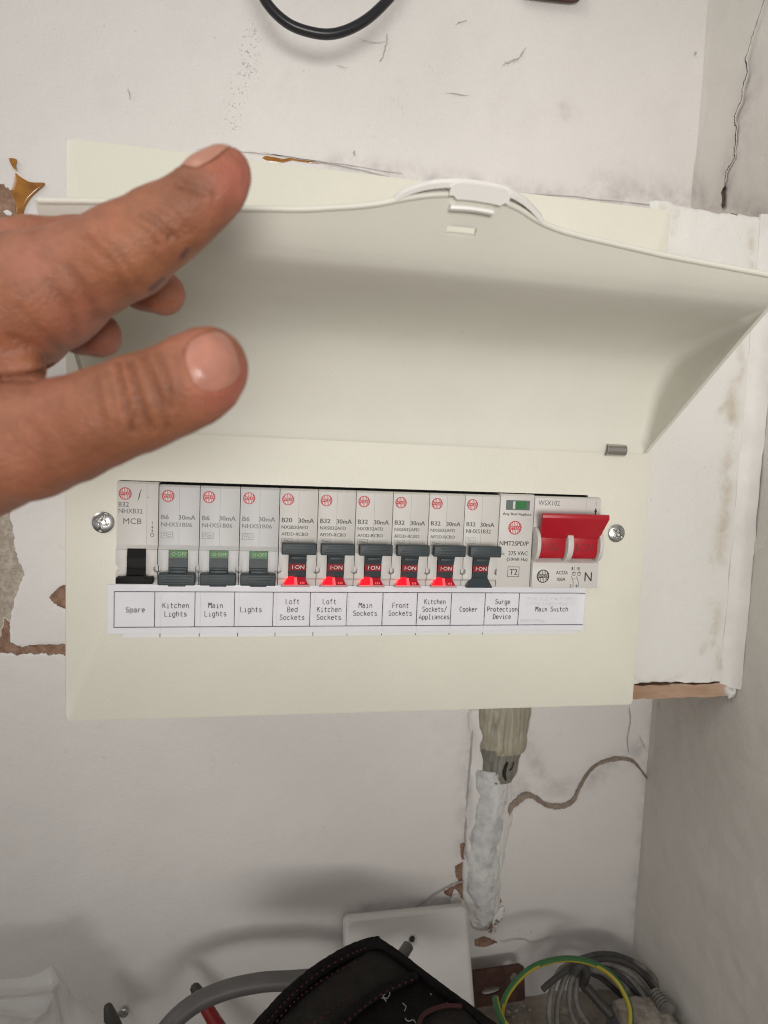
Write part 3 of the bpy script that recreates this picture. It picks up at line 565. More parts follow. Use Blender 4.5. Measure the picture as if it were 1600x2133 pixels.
def interp_y(prof): zs = [p[1] for p in prof][::-1]; ys = [p[0] for p in prof][::-1]; return lambda Z: np.interp(Z, zs, ys)
def toggle_bar(mb, x0, x1, y0, y1, z0, z1, mi=0):
    mb.box(x0, x1, y0, y1, z0, z1, .55, mi, 3)
    h = z1 - z0
    for k, (a, b) in enumerate(((.18, .26), (.44, .52), (.70, .78))): mb.box(x0 + 1.6 + .9 * k, x1 - 1.2 - .9 * (2 - k) , y0 - .45, y0 + .3, z0 + h * a, z0 + h * b, .08, mi, 1)
def toggle_on(root, dev=8.85):
    P = [(-9.0, 18.5), (-6.6, 13.8), (-5.3, 10.6), (-4.6, 7.4), (-3.4, 4.0)]; x0, x1 = 5.0, 12.75; yf = interp_y(P); mb = MB()
    for k in range(4): mb.extrude([P[k], P[k + 1], (3, P[k + 1][1]), (3, P[k][1])], 'x', x0, x1, mi=1 if k == 2 else 0)
    mb.box(x0 + .7, x1 - .3, -7.4, -6, 12.9, 14.2, .2)
    toggle_bar(mb, 1.15, 16.9, -11.0, -7.2, 15.6, 20.9)
    put_text(mb, 'I·ON', 6.5, 12.0, 9.0, 1.9, 0, 2, lambda Z: yf(Z) - .03)
    return dpart(mb, 'toggle', [M['toggle'], M['rband'], M['wprint']], root, 40)
def toggle_off(root):
    P = [(-4.4, 16.1), (-4.9, 12.7), (-5.6, 7.4), (-7.8, 5.2)]; x0, x1 = 4.9, 12.85; yf = interp_y(P); mb = MB()
    for k in range(3): mb.extrude([P[k], P[k + 1], (3, P[k + 1][1]), (3, P[k][1])], 'x', x0, x1, mi=1 if k == 0 else 0)
    mb.box(x0 - .05, x1 + .05, -6.6, -4.8, 7.3, 8.4, .25); mb.box(x0 + .5, x1 - .1, -7.4, -5.0, 4.8, 7.4, .2)
    toggle_bar(mb, .85, 16.75, -9.6, -5.0, .9, 6.2); mb.box(5.2, 12.6, -9.3, -6, .4, 1.2, .2)
    put_text(mb, 'O·OFF', 6.0, 12.5, 14.4, 1.5, 0, 2, lambda Z: yf(Z) - .03)
    return dpart(mb, 'toggle', [M['toggle'], M['green'], M['gprint']], root, 40)
def lens(root, lit=True):
    yt, yb = -4.3, -6.4; Y = lambda z: yb + (yt - yb) * (z + .2) / 4.5
    def poly(mb, pts, mi, lift=0): 
        mb.extrude(pts, 'y', 0, 1, mi); n = len(pts) * 2
        for i in range(len(mb.V) - n, len(mb.V)):
            a, b, c = mb.V[i]; mb.V[i] = (a, (Y(c) - lift) if b < .5 else Y(c) + 2.2, c)
    mb = MB()
    if lit:
        poly(mb, [(2.7, .9), (4.4, 3.6), (5.6, 4.3), (7.5, 4.1), (7.6, .9)], 0, .2); poly(mb, [(7.7, .9), (7.6, 4.0), (8.7, 4.1), (9.1, .9)], 2, .35); poly(mb, [(9.2, .9), (8.8, 4.1), (12.3, 4.2), (14.0, .9)], 1, .05); poly(mb, [(1.5, -.1), (2.5, .85), (14.1, .85), (14.9, -.1)], 3, 0)
        for x in (10.2, 11.0, 11.8): poly(mb, [(x, 1.3), (x + .1, 2.2), (x + .45, 2.2), (x + .4, 1.3)], 2, .12)
        return dpart(mb, 'indicator_lens', [M['glow'], M['glow2'], M['glowl'], M['glow3']], root)
    poly(mb, [(1.6, -.1), (4.6, 4.3), (13.0, 4.3), (15.0, -.1)], 0, 0); return dpart(mb, 'indicator_lens', M['lensd'], root)
def texts(root, rows, y=UF - .02, name='lettering'):
    mb = MB(); mats = []
    for s, x0, x1, z, h, m in rows:
        if m not in mats: mats.append(m)
        put_text(mb, s, x0, x1, z, h, y, mats.index(m))
        if m == M['inkd']: put_text(mb, s, x0 + .1, x1 + .1, z, h, y - .003, mats.index(m))
    return mb, mats
GRP = 'breakers clipped side by side in the unit'
def place(i, name, label, cat, grp=GRP): return thing(name, label, cat, (MX0 + PITCH * i, 0, MZ0), grp)

# spare MCB with the black toggle
b = place(0, 'circuit_breaker', 'grey miniature breaker with a black toggle, above the Spare cell', 'circuit breaker')
breaker_body(b, M['grey'], top=46.2, uf=-3.4, win=(5.0, 12.9))
logo(b, 3.6, 40.8, 2.75, -3.42, M['red'])
mb, ms = texts(b, [('B32', .9, 5.2, 36.0, 2.1, M['ink']), ('NHXB32', .9, 11.0, 33.1, 2.1, M['ink']), ('MCB', 2.9, 10.6, 28.6, 2.6, M['ink'])], -3.42)
dk = len(ms); ms.append(M['inkd']); mb.ribbon([(8.9, 37.6), (9.6, 40.0), (9.5, 40.3), (10.4, 43.0)], [.15, .5, .45, .2], -3.43, dk); line(mb, 12.8, 13.8, 39.3, 39.45, -3.43, dk)
line(mb, 15.1, 15.3, 27.2, 28.6, -3.43, dk); mb.ribbon([(15.2, 24.4), (15.2, 26.4)], [.12, .12], -3.43, dk); mb.add([(14.8, -3.43, 25.9), (15.6, -3.43, 25.9), (15.2, -3.43, 26.7)], [(0, 1, 2)], dk); mb.add([(15.6, -3.43, 24.6), (14.8, -3.43, 24.6), (15.2, -3.43, 23.8)], [(0, 1, 2)], dk)
mb.ribbon([(15.2 + .75 * math.cos(a), 22.6 + .75 * math.sin(a)) for a in np.linspace(0, 2 * PI, 20)], .22, -3.43, dk)
sl = len(ms); ms.append(M['seaml']); line(mb, 12.75, 12.87, 17.5, 45.2, -3.42, sl)
dpart(mb, 'lettering', ms, b)
mb = MB(); P = [(-5.2, 16.6), (-6.6, 12.5), (-6.4, 8.4), (-7.8, 4.6), (-9.0, 3.6)]
for k in range(4): mb.extrude([P[k], P[k + 1], (3, P[k + 1][1]), (3, P[k][1])], 'x', 5.05, 12.85)
mb.box(5.0, 12.9, -7.0, -5, 8.0, 8.6, .15); mb.extrude([(1.0, 1.6), (1.0, 4.3), (4.2, 4.3), (5.2, 5.2), (12.6, 5.2), (13.6, 4.3), (16.6, 4.3), (16.6, 1.6)], 'y', -10, -5.5, bev=.3)
for z in (2.3, 3.1, 3.8): mb.box(1.8, 15.8, -10.2, -9.8, z, z + .25, .05)
dpart(mb, 'toggle', M['blackp'], b, 40)

CELLS = ['Kitchen Lights', 'Main Lights', 'Lights', 'Loft Bed Sockets', 'Loft Kitchen Sockets', 'Main Sockets', 'Front Sockets', 'Kitchen Sockets Appliances', 'Cooker']
for i in range(1, 10):
    afd = 4 <= i <= 8; cell = CELLS[i - 1]
    if i <= 3: lab = 'grey breaker switched off with its green band showing, above the %s cell' % cell
    elif afd: lab = 'grey breaker switched on with a glowing red lens, above the %s cell' % cell
    else: lab = 'grey breaker switched on with a dark unlit lens, above the Cooker cell'
    b = place(i, 'circuit_breaker', lab, 'circuit breaker')
    breaker_body(b, M['greyb'] if i <= 3 else M['grey'])
    logo(b, 3.9 if i <= 3 else 3.75, 40.2, 2.75, UF - .02, M['red'])
    y = UF - .02; dz = .0
    if afd:
        rate = 'B20' if i == 4 else 'B32'
        rows = [(rate, 1.1, 5.8, 30.6, 2.1, M['ink']), ('30mA', 8.8, 15.9, 30.5, 2.1, M['ink']), ('NXSB20AFD' if i == 4 else 'NXSB32AFD', 1.1, 13.3, 27.3, 1.55, M['ink']), ('AFDD-RCBO', 1.1, 13.4, 24.1, 1.55, M['ink'])]
    elif i <= 3: rows = [('B6', 1.0, 4.2, 30.7, 2.1, M['inkl']), ('30mA', 8.5, 15.8, 30.7, 2.1, M['inkl']), ('NHXS1B06', 1.0, 14.4, 27.4, 1.95, M['inkl'])]
    else: rows = [('B32', 1.2, 5.7, 30.6, 2.1, M['ink']), ('30mA', 8.3, 15.3, 30.5, 2.1, M['ink']), ('NHXS1B32', 1.2, 13.8, 27.2, 2.0, M['ink'])]
    mb, ms = texts(b, rows, y)
    # each capital row in the photograph is set bold: a second pass a hair to the side
    for q, (s, x0, x1, z, h, m) in enumerate(rows): put_text(mb, s, x0 + (.16 if q < 2 else .09), x1 + (.16 if q < 2 else .09), z, h, y - .004, ms.index(m))
    k = len(ms); ms.append(M['inkl']); z0, z1 = (19.6, 22.2) if afd else (21.2, 24.0); frame_box(mb, 1.2, 6.2, z0, z1, .16, y, k)
    for zz in ((.42, .72) if not afd else (.62, .62)): wave(mb, 1.9, 5.5, z0 + (z1 - z0) * zz - .15, .32, .18, y); mb.M[-12:] = [k] * 12
    sl = len(ms); ms.append(M['seaml']); line(mb, 8.75, 8.87, 17.8, 44.2, UF - .012, sl)
    dpart(mb, 'lettering', ms, b)
    if i <= 3: toggle_off(b)
    else: toggle_on(b); lens(b, afd)

# surge protection device
b = place(10, 'surge_protector', 'flat grey surge protector with a green window and boxed T2 mark', 'surge protector', None)
mb = MB(); mb.extrude([(12, 46.0), (-2.0, 46.0), (-3.0, 45.2), (-3.0, -.4), (12, -.4)], 'x', .12, 17.62, bev=.15); dpart(mb, 'body', M['grey'], b, 30)
mb = MB(); yy = -3.02
mb.box(3.0, 15.3, yy - .18, -2.8, 38.2, 43.0, .1, 0); mb.box(3.4, 6.3, yy - .22, -3, 38.7, 42.5, .05, 1); mb.box(6.5, 7.7, yy - .23, -3, 38.7, 42.5, .05, 2); mb.box(7.9, 13.6, yy - .22, -3, 38.7, 42.5, .05, 3); mb.box(13.7, 15.0, yy - .22, -3, 38.7, 42.5, .05, 1)
dpart(mb, 'indicator_window', [M['spdd'], M['spdd'], M['grey'], M['spdg']], b)
logo(b, 8.3, 29.4, 3.45, yy, M['red'])
mb, ms = texts(b, [('Any Red Replace', 1.5, 16.4, 36.0, 1.75, M['inkd']), ('NMT2SPD/P', .8, 15.9, 21.6, 2.2, M['inkd']), ('U', .9, 2.4, 16.7, 1.9, M['inkd']), ('c', 2.6, 3.6, 16.2, 1.1, M['inkd']), ('275 VAC', 5.6, 15.7, 16.7, 2.0, M['inkd']), ('(50/60 Hz)', 5.0, 15.8, 13.5, 2.0, M['inkd']), ('T2', 6.8, 10.9, 7.4, 2.9, M['inkd'])], yy)
frame_box(mb, 5.8, 11.9, 4.8, 10.0, .25, yy, 0); dpart(mb, 'lettering', ms, b)

# main switch with the red double handle
b = place(11, 'main_switch', 'double width grey main switch with a red handle set on', 'main switch', None)
mb = MB(); mb.extrude([(12, 45.4), (-2.2, 45.4), (-3.2, 44.5), (-3.2, 28), (-1.5, 26), (-1.5, 14.6), (-5.0, 12.6), (-5.2, 12.2), (-5.2, -.3), (12, -.3)], 'x', .12, 35.5, bev=.18)
dpart(mb, 'body', M['grey'], b, 30)
mb = MB(); 
for x0, x1 in ((.2, 2.0), (16.2, 19.2), (33.3, 35.4)):
    pr = [(-1.5 - 8.2 * math.sin(a) ** .8, 21.6 + 8.6 * math.cos(a)) for a in np.linspace(.08, PI - .08, 18)]; pr = [(0, pr[0][1])] + pr + [(0, pr[-1][1])]; mb.extrude(pr, 'x', x0, x1, bev=.2)
dpart(mb, 'handle_guard', M['grey'], b, 35)
mb = MB(); mb.extrude([(-11.6, 37.9), (-12.6, 37.3), (-12.7, 35.6), (-7.6, 25.4), (-6.2, 25.0), (-5.6, 27.2)], 'x', .5, 35.5, bev=.25)
# taper the paddle towards the barrel
mb.V = [((18 + (x - 18) * (1 - .11 * max(0, min(1, (33.5 - z) / 8))), y, z)) for x, y, z in mb.V]
for x0, x1 in ((2.0, 15.9), (19.2, 33.3)):
    mb.extrude([(-7.0, 26.0), (-6.8, 24.6), (-6.5, 17.2), (-5.3, 14.9), (-1, 14.0), (-1, 26)], 'x', x0, x1, bev=.2)
dpart(mb, 'handle', M['redp'], b, 35)
mb = MB(); yf = lambda Z: -6.83 + (24.6 - Z) / 7.4 * .3
for x0 in (3.4, 20.9):
    put_text(mb, 'I', x0 + .8, x0 + 1.4, 20.6, 4.0, 0, 0, yf); put_text(mb, 'ON', x0 + 3.2, x0 + 9.8, 20.6, 4.0, 0, 0, yf)
dpart(mb, 'handle_lettering', M['redd'], b)  # letters lie flat; the darker red stands in for shade inside engraving
logo(b, 5.9, 5.7, 3.35, -5.22, M['inkd'])
mb, ms = texts(b, [('AC22A', 12.7, 19.0, 7.6, 1.75, M['inkd']), ('100A', 13.4, 17.9, 4.2, 1.75, M['inkd']), ('N', 28.2, 32.1, 5.6, 4.6, M['inkd']), ('1', 20.9, 21.5, 9.7, 1.5, M['inkd']), ('3', 23.7, 24.7, 9.7, 1.5, M['inkd']), ('2', 20.4, 21.4, .9, 1.5, M['inkd']), ('4', 23.5, 24.6, .9, 1.5, M['inkd'])], -5.22)
for x in (22.3, 25.1):
    line(mb, x - .11, x + .11, 8.0, 10.6, -5.22); line(mb, x - 1.2, x + 1.2, 7.75, 7.95, -5.225); mb.ribbon([(x + .75 * math.cos(a), 6.9 + .75 * math.sin(a)) for a in np.linspace(0, 2 * PI, 18)], .26, -5.22); mb.ribbon([(x - 1.3, 5.9), (x - .1, 3.2)], .24, -5.22); line(mb, x - .15, x + .09, .2, 3.2, -5.225)
for x in (21.9, 22.9, 23.9): line(mb, x, x + .6, 4.4, 4.62, -5.22)
dpart(mb, 'lettering', ms, b)
mb, ms = texts(b, [('WSX102', 1.9, 13.2, 42.2, 2.5, M['ink'])], -3.22)
k = len(ms); ms.append(M['seaml']); line(mb, 27.5, 27.62, 28.5, 44.4, -3.22, k); k = len(ms); ms.append(M['inkd']); line(mb, 32.7, 32.9, 41.4, 43.6, -3.22, k); line(mb, 32.4, 33.2, 34.5, 38.6, -3.22, k); mb.add([(32.0, -3.22, 38.4), (33.6, -3.22, 38.4), (32.8, -3.22, 40.6)], [(0, 1, 2)], k)
dpart(mb, 'lettering', ms, b)

# ------------------------------------------------------------------ printed circuit strip stuck under the breakers
cl = thing('circuit_label_strip', 'white printed strip of circuit names stuck below the row of breakers', 'label strip', (.137, 0, .041))
DIV = [.0210, .0385, .0562, .0740, .0917, .1091, .1266, .1441, .1612, .1785, .1960, .2139, .2490]
def curl(Q, base): return base - .0002 * np.clip((Q[:, 0] - .244) / .006, 0, 1) ** 2 * 3 - .00006 * (fbm(np.c_[Q, Q[:, 0]], 90, 2, 61) + 1)
def paper(name, x0, x1, z0, z1, base, m):
    A = np.linspace(x0, x1, 150); Bz = np.linspace(z0, z1, 14); GA, GB = np.meshgrid(A, Bz, indexing='ij'); Q = np.stack([GA.ravel(), GB.ravel()], 1)
    Y = curl(Q, base) if base < -.0003 else np.full(len(Q), base); nb = len(Bz); Fs = [(i * nb + j, (i + 1) * nb + j, (i + 1) * nb + j + 1, i * nb + j + 1) for i in range(len(A) - 1) for j in range(nb - 1)]
    o = mesh(name, np.stack([Q[:, 0], Y, Q[:, 1]], 1), Fs, m, None, True); local(o, cl); o.parent = cl; return o
paper('backing_tape', .0247, .2470, .0392, .0615, -.00022, M['paper2'])['label'] = 'lower tape layer with cut marks along its edge'
paper('paper_strip', .0182, .2494, .0412, .0638, -.00055, M['paper'])
LY = -.00092
mb = MB(); t = .00030
line(mb, DIV[0] - t / 2, .2440, .0604, .0604 + t, LY); line(mb, DIV[0] - t / 2, .2440, .0440, .0440 + t, LY)
for z_ in (.0604, .0440): mb.add([(.2440, LY, z_), (.2492, LY - .0006, z_), (.2492, LY - .0006, z_ + t), (.2440, LY, z_ + t)], [(0, 1, 2, 3)])
for x in DIV[:-1]: line(mb, x - t / 2, x + t / 2, .0443, .0604, LY - .000004)
part(mb, 'ruled_line', M['lab'], cl)
mb = MB()
for x in (.0409, .0583, .0757, .0930, .1109, .1273, .1443, .1613, .1784, .1957): line(mb, x - .00018, x + .00018, .0393, .0410 if x < .12 else .0402, -.00026)
part(mb, 'cut_mark', M['lab'], cl)
mb = MB()
for x in (.0412, .0586, .076, .0934, .1112, .1276, .1446, .1616, .1787, .196): line(mb, x - .00013, x + .00013, .0414, .0600, LY + .00004)
for s, x0, x1, z, h in (('FOR ALL CIRCUITS', .2185, .2440, .0574, .0017), ('TOTAL LOAD NOT TO', .2175, .2450, .0550, .0017), ('230V 80Hz', .2150, .2285, .0462, .0017)): put_text(mb, s, x0, x1, z, h, LY + .00003)
part(mb, 'faint_print', M['ghost'], cl)
WORDS = ['Spare', 'Kitchen|Lights', 'Main|Lights', 'Lights', 'Loft|Bed|Sockets', 'Loft|Kitchen|Sockets', 'Main|Sockets', 'Front|Sockets', 'Kitchen|Sockets/|Appliances', 'Cooker', 'Surge|Protection|Device', 'Main Switch']
for i, wds_ in enumerate(WORDS):
    mb = MB(); ls = wds_.split('|'); xc = (DIV[i] + DIV[i + 1]) / 2 + (-.0012 if i in (3,) else .0004); adv = .00172 if i < 8 else (.00158 if i != 10 else .00163)
    if i == 11: adv = .00163
    pit = .0039 if len(ls) < 3 else .0038
    for k, s in enumerate(ls): stroke_text(mb, s, xc, .0523 + (len(ls) - 1) * pit / 2 - k * pit - .0012, adv,   .00240, .00025, LY - .00001)
    part(mb, 'printed_name', M['lab'], cl)

# ------------------------------------------------------------------ brush-painted pipe below the unit
pp = thing('wall_pipe', 'pipe half sunk in the wall below the unit, cream sleeve over gritty white plaster', 'pipe', (.25, WY, -.05))
def blob_tube(name, ctr, m, seed, amp, fine, sm=60, hk=.62, wk=1.0):
    C_ = spline([(*at(x, y, WY)[[0, 2]], wk * wpx / 3300) for (x, y, wpx) in ctr], 8); mb = MB(); loops = []; n = 40
    for k, (x, z, hw) in enumerate(C_):
        A_ = np.linspace(-PI * .56, PI * .56, n); pts = np.stack([x + hw * np.sin(A_), WY + .001 - hw * hk * np.cos(A_) , np.full(n, z)], 1)
        d = fbm(pts, 120, 3, seed) * amp + fbm(pts, 700, 2, seed + 4) * fine; pts[:, 1] -= d; pts[:, 0] += d * np.sin(A_); loops.append([tuple(p) for p in pts])
    mb.loft(loops, cap0=True, cap1=True, closed=False); return part(mb, name, m, pp, sm)
strk = mat('brushed_cream', (.50, .45, .325), .5, vscale=420, color2=(.22, .21, .18), bump=.8, bscale=500, stretch=(1, 1, .06)); strk2 = mat('brushed_grey_green', (.27, .255, .205), .55, vscale=420, color2=(.135, .13, .115), bump=.8, bscale=500, stretch=(1, 1, .06))
grit = mat('gritty_plaster', (.73, .72, .70), .85, vscale=140, color2=(.50, .50, .505), bump=1, bscale=420)
blob_tube('plaster_fillet', [(1030, 1470, 50), (1026, 1600, 44), (1020, 1700, 44), (1010, 1760, 42), (1006, 1830, 40), (1006, 1880, 36), (1006, 1920, 22)], M['bead'], 78, .0010, .0002, 180, .26, 1.18)
blob_tube('plaster_casing', [(1026, 1600, 36), (1024, 1640, 38), (1018, 1690, 38), (1012, 1750, 38), (1004, 1820, 38), (1004, 1870, 33), (1006, 1905, 22), (1004, 1930, 12)], grit, 71, .0013, .0006, 180)
blob_tube('lower_sleeve', [(1044, 1552, 54), (1042, 1580, 47), (1038, 1605, 42), (1038, 1626, 36)], strk2, 73, .0007, .0001)
blob_tube('upper_sleeve', [(1050, 1440, 63), (1050, 1480, 62), (1048, 1520, 60), (1046, 1550, 58), (1046, 1563, 54)], strk, 75, .0006, .0001)
mb = MB(); q = np.array([at(x, y, WY - .0088) for x, y in [(1058, 1588), (1053, 1600), (1051, 1614), (1054, 1626)]]); mb.tube(spline(q, 5), .0011, 8, rfun=lambda t: .0012 * math.sin(PI * (.12 + .8 * t)) ** .6); q = np.array([at(x, y, WY - .0080) for x, y in [(1071, 1588), (1068, 1598), (1062, 1606)]]); mb.tube(spline(q, 5), .0004, 6)
part(mb, 'open_split', M['black'], pp, 50)

# ------------------------------------------------------------------ the hand: one continuous surface grown from round cones
def N3(x, y, d, rpx): return (atD(x, y, d), rpx * d / F)
CH = dict(
 index=[(473, 357, .172, 49), (452, 382, .172, 62), (421, 413, .172, 66), (378, 448, .172, 71), (332, 475, .173, 80), (262, 522, .175, 93), (182, 562, .178, 97), (96, 605, .181, 120), (0, 640, .184, 142), (-110, 690, .19, 165)],
 thumb=[(437, 762, .156, 74), (424, 775, .156, 86), (390, 800, .156, 91), (338, 822, .157, 92), (283, 842, .158, 97), (210, 871, .160, 98), (141, 895, .163, 106), (60, 915, .166, 124), (-60, 930, .172, 150), (-200, 880, .18, 175)],
 middle=[(340, 611, .200, 44), (300, 592, .202, 50), (255, 566, .204, 53), (170, 512, .197, 56), (60, 515, .194, 60), (-90, 545, .196, 76)],
 ring=[(207, 699, .206, 45), (170, 684, .208, 49), (120, 650, .212, 52), (50, 590, .208, 60), (-80, 600, .205, 80)],
 little=[(90, 690, .214, 42), (20, 660, .215, 48), (-100, 660, .213, 70)],
 palm=[(20, 640, .190, 120), (-110, 700, .193, 165), (-260, 770, .195, 175), (-420, 830, .197, 165), (-760, 930, .20, 185)],
 web=[(60, 770, .178, 34), (-20, 790, .180, 70), (-150, 800, .184, 110)])
CONES = {k: [N3(*n) for n in v] for k, v in CH.items()}
def cone_sdf(P, a, ra, b, rb):
    ba = b - a; l2 = ba @ ba; t = np.clip(((P - a) @ ba) / l2, 0, 1); return np.linalg.norm(P - a - t[:, None] * ba, axis=1) - (ra + (rb - ra) * t)
def smin(a, b, k):
    h = np.clip(.5 + .5 * (b - a) / k, 0, 1); return b + (a - b) * h - k * h * (1 - h)
def chain_sdf(P, ch):
    d = None
    for (a, ra), (b, rb) in zip(ch[:-1], ch[1:]):
        e = cone_sdf(P, a, ra, b, rb); d = e if d is None else smin(d, e, .0025)
    return d
NAILS = dict(thumb=([(441, 752), (22, -8)], .2))
def hand_sdf(P):
    d = chain_sdf(P, CONES['index']); d = smin(d, chain_sdf(P, CONES['palm']), .006)
    d = smin(d, chain_sdf(P, CONES['middle']), .0025); d = smin(d, chain_sdf(P, CONES['ring']), .002); d = smin(d, chain_sdf(P, CONES['little']), .002)
    th = smin(chain_sdf(P, CONES['thumb']), chain_sdf(P, CONES['web']), .004); return smin(d, th, .0035)
h_ = .00095
allp = np.array([c[0] for ch in CONES.values() for c in ch]); allr = max(c[1] for ch in CONES.values() for c in ch)
lo = allp.min(0) - .012; hi = allp.max(0) + .012; lo[2] = min(lo[2], allp[:, 2].min() - .025); lo[1] -= .014; hi[1] += .014; hi[2] += .012; lo[0] = max(lo[0], -.17)
dims = np.ceil((hi - lo) / h_).astype(int)
axs = [lo[i] + h_ * np.arange(dims[i]) for i in range(3)]
# coarse pass first, fine values only near the surface
cs = 4; cax = [a[::cs] for a in axs]; CG = np.stack(np.meshgrid(*cax, indexing='ij'), -1).reshape(-1, 3); cv = hand_sdf(CG).reshape([len(a) for a in cax])
def up(v):
    for ax in range(3):
        n_ = dims[ax]; pos = np.arange(n_) / cs; i0 = np.minimum(pos.astype(int), v.shape[ax] - 1); i1 = np.minimum(i0 + 1, v.shape[ax] - 1); f_ = (pos - i0).reshape([-1 if k == ax else 1 for k in range(3)])
        v = np.take(v, i0, ax) * (1 - f_) + np.take(v, i1, ax) * f_
    return v
vol = up(cv); nearm = np.abs(vol) < .0045; idx = np.argwhere(nearm); Pn = lo + idx * h_; vol[nearm] = hand_sdf(Pn)
vol[0] = np.maximum(vol[0], .0005)
def surface_nets(v):
    ins = v < 0; nx, ny, nz = v.shape; sh = (nx - 1, ny - 1, nz - 1)
    cnt = np.zeros(sh, np.int32); pos = np.zeros(sh + (3,)); cor = [(a, b, c) for a in (0, 1) for b in (0, 1) for c in (0, 1)]
    sl = lambda o: tuple(slice(o[k], o[k] + sh[k]) for k in range(3))
    tot = sum(ins[sl(o)].astype(np.int8) for o in cor); act = (tot > 0) & (tot < 8); ai = np.argwhere(act); num = np.zeros(len(ai)); acc = np.zeros((len(ai), 3))
    for o in cor:
        for ax in range(3):
            if o[ax]: continue
            o2 = list(o); o2[ax] = 1; a = v[tuple((ai + np.array(o)).T)]; b = v[tuple((ai + np.array(o2)).T)]; cr_ = (a < 0) != (b < 0); t = np.where(cr_, a / np.where(cr_, a - b, 1), 0)
            p = np.tile(np.array(o, float), (len(ai), 1)); p[:, ax] += t; acc += p * cr_[:, None]; num += cr_
    Vv = ai + acc / num[:, None]; vid = np.full(sh, -1, np.int64); vid[act] = np.arange(len(ai)); Fq = []
    for ax in range(3):
        u, w_ = [(1, 2), (2, 0), (0, 1)][ax]; s0 = [slice(None)] * 3; s1 = [slice(None)] * 3; s0[ax] = slice(0, -1); s1[ax] = slice(1, None)
        e = ins[tuple(s0)] != ins[tuple(s1)]; ei = np.argwhere(e); ok = (ei[:, u] > 0) & (ei[:, w_] > 0) & (ei[:, u] < v.shape[u] - 1) & (ei[:, w_] < v.shape[w_] - 1); ei = ei[ok]
        fl = ins[tuple(ei.T)]; q = []
        for du, dw in ((0, 0), (-1, 0), (-1, -1), (0, -1)): c = ei.copy(); c[:, u] += du; c[:, w_] += dw; q.append(vid[tuple(c.T)])
        q = np.stack(q, 1); q[~fl] = q[~fl][:, ::-1]; Fq.append(q)
    return Vv, np.vstack(Fq)
HV, HF = surface_nets(vol); HV = lo + HV * h_
def grad(P, e=.0004):
    g = np.stack([hand_sdf(P + np.eye(3)[k] * e) - hand_sdf(P - np.eye(3)[k] * e) for k in range(3)], 1); return g / (np.linalg.norm(g, axis=1)[:, None] + 1e-12)
HN = grad(HV); hpx, hdep = to_px(HV); facing = np.einsum('ij,ij->i', HN, CAM - HV) > 0
# creases and knuckle wrinkles, sunk into the skin
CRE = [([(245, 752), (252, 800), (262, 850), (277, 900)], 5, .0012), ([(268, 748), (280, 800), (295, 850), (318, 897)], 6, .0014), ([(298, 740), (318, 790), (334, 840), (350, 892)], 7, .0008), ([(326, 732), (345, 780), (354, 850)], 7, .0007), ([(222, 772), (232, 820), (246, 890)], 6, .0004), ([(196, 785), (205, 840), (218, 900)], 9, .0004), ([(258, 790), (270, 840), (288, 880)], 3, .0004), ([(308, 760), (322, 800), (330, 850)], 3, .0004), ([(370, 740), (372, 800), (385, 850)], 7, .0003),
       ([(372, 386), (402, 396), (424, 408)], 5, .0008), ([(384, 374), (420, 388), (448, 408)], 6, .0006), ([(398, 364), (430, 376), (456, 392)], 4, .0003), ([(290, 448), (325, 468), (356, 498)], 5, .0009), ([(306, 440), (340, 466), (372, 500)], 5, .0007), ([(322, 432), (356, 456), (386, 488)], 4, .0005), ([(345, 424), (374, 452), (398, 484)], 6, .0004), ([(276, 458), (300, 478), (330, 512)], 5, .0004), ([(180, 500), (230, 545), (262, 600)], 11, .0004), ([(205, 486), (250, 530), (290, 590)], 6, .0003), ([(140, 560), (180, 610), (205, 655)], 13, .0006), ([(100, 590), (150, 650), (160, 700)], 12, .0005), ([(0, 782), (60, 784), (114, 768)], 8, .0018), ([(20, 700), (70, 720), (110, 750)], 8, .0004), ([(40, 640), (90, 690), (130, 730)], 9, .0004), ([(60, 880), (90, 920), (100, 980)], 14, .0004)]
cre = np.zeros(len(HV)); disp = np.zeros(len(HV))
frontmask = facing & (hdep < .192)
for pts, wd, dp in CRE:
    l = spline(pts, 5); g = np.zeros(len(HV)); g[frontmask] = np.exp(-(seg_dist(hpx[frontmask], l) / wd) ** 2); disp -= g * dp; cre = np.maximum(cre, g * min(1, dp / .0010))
disp += fbm(HV, 70, 3, 81) * .00030 + fbm(HV, 420, 2, 85) * .00005
# nail beds, sunk a little
TN_C, TN_A = np.array([443., 753.]), math.radians(-20)
def nail_uv(px, C_, ang, la, lb):
    d = px - C_; u = d[:, 0] * math.cos(ang) + d[:, 1] * math.sin(ang); v_ = -d[:, 0] * math.sin(ang) + d[:, 1] * math.cos(ang); return u / la, v_ / lb
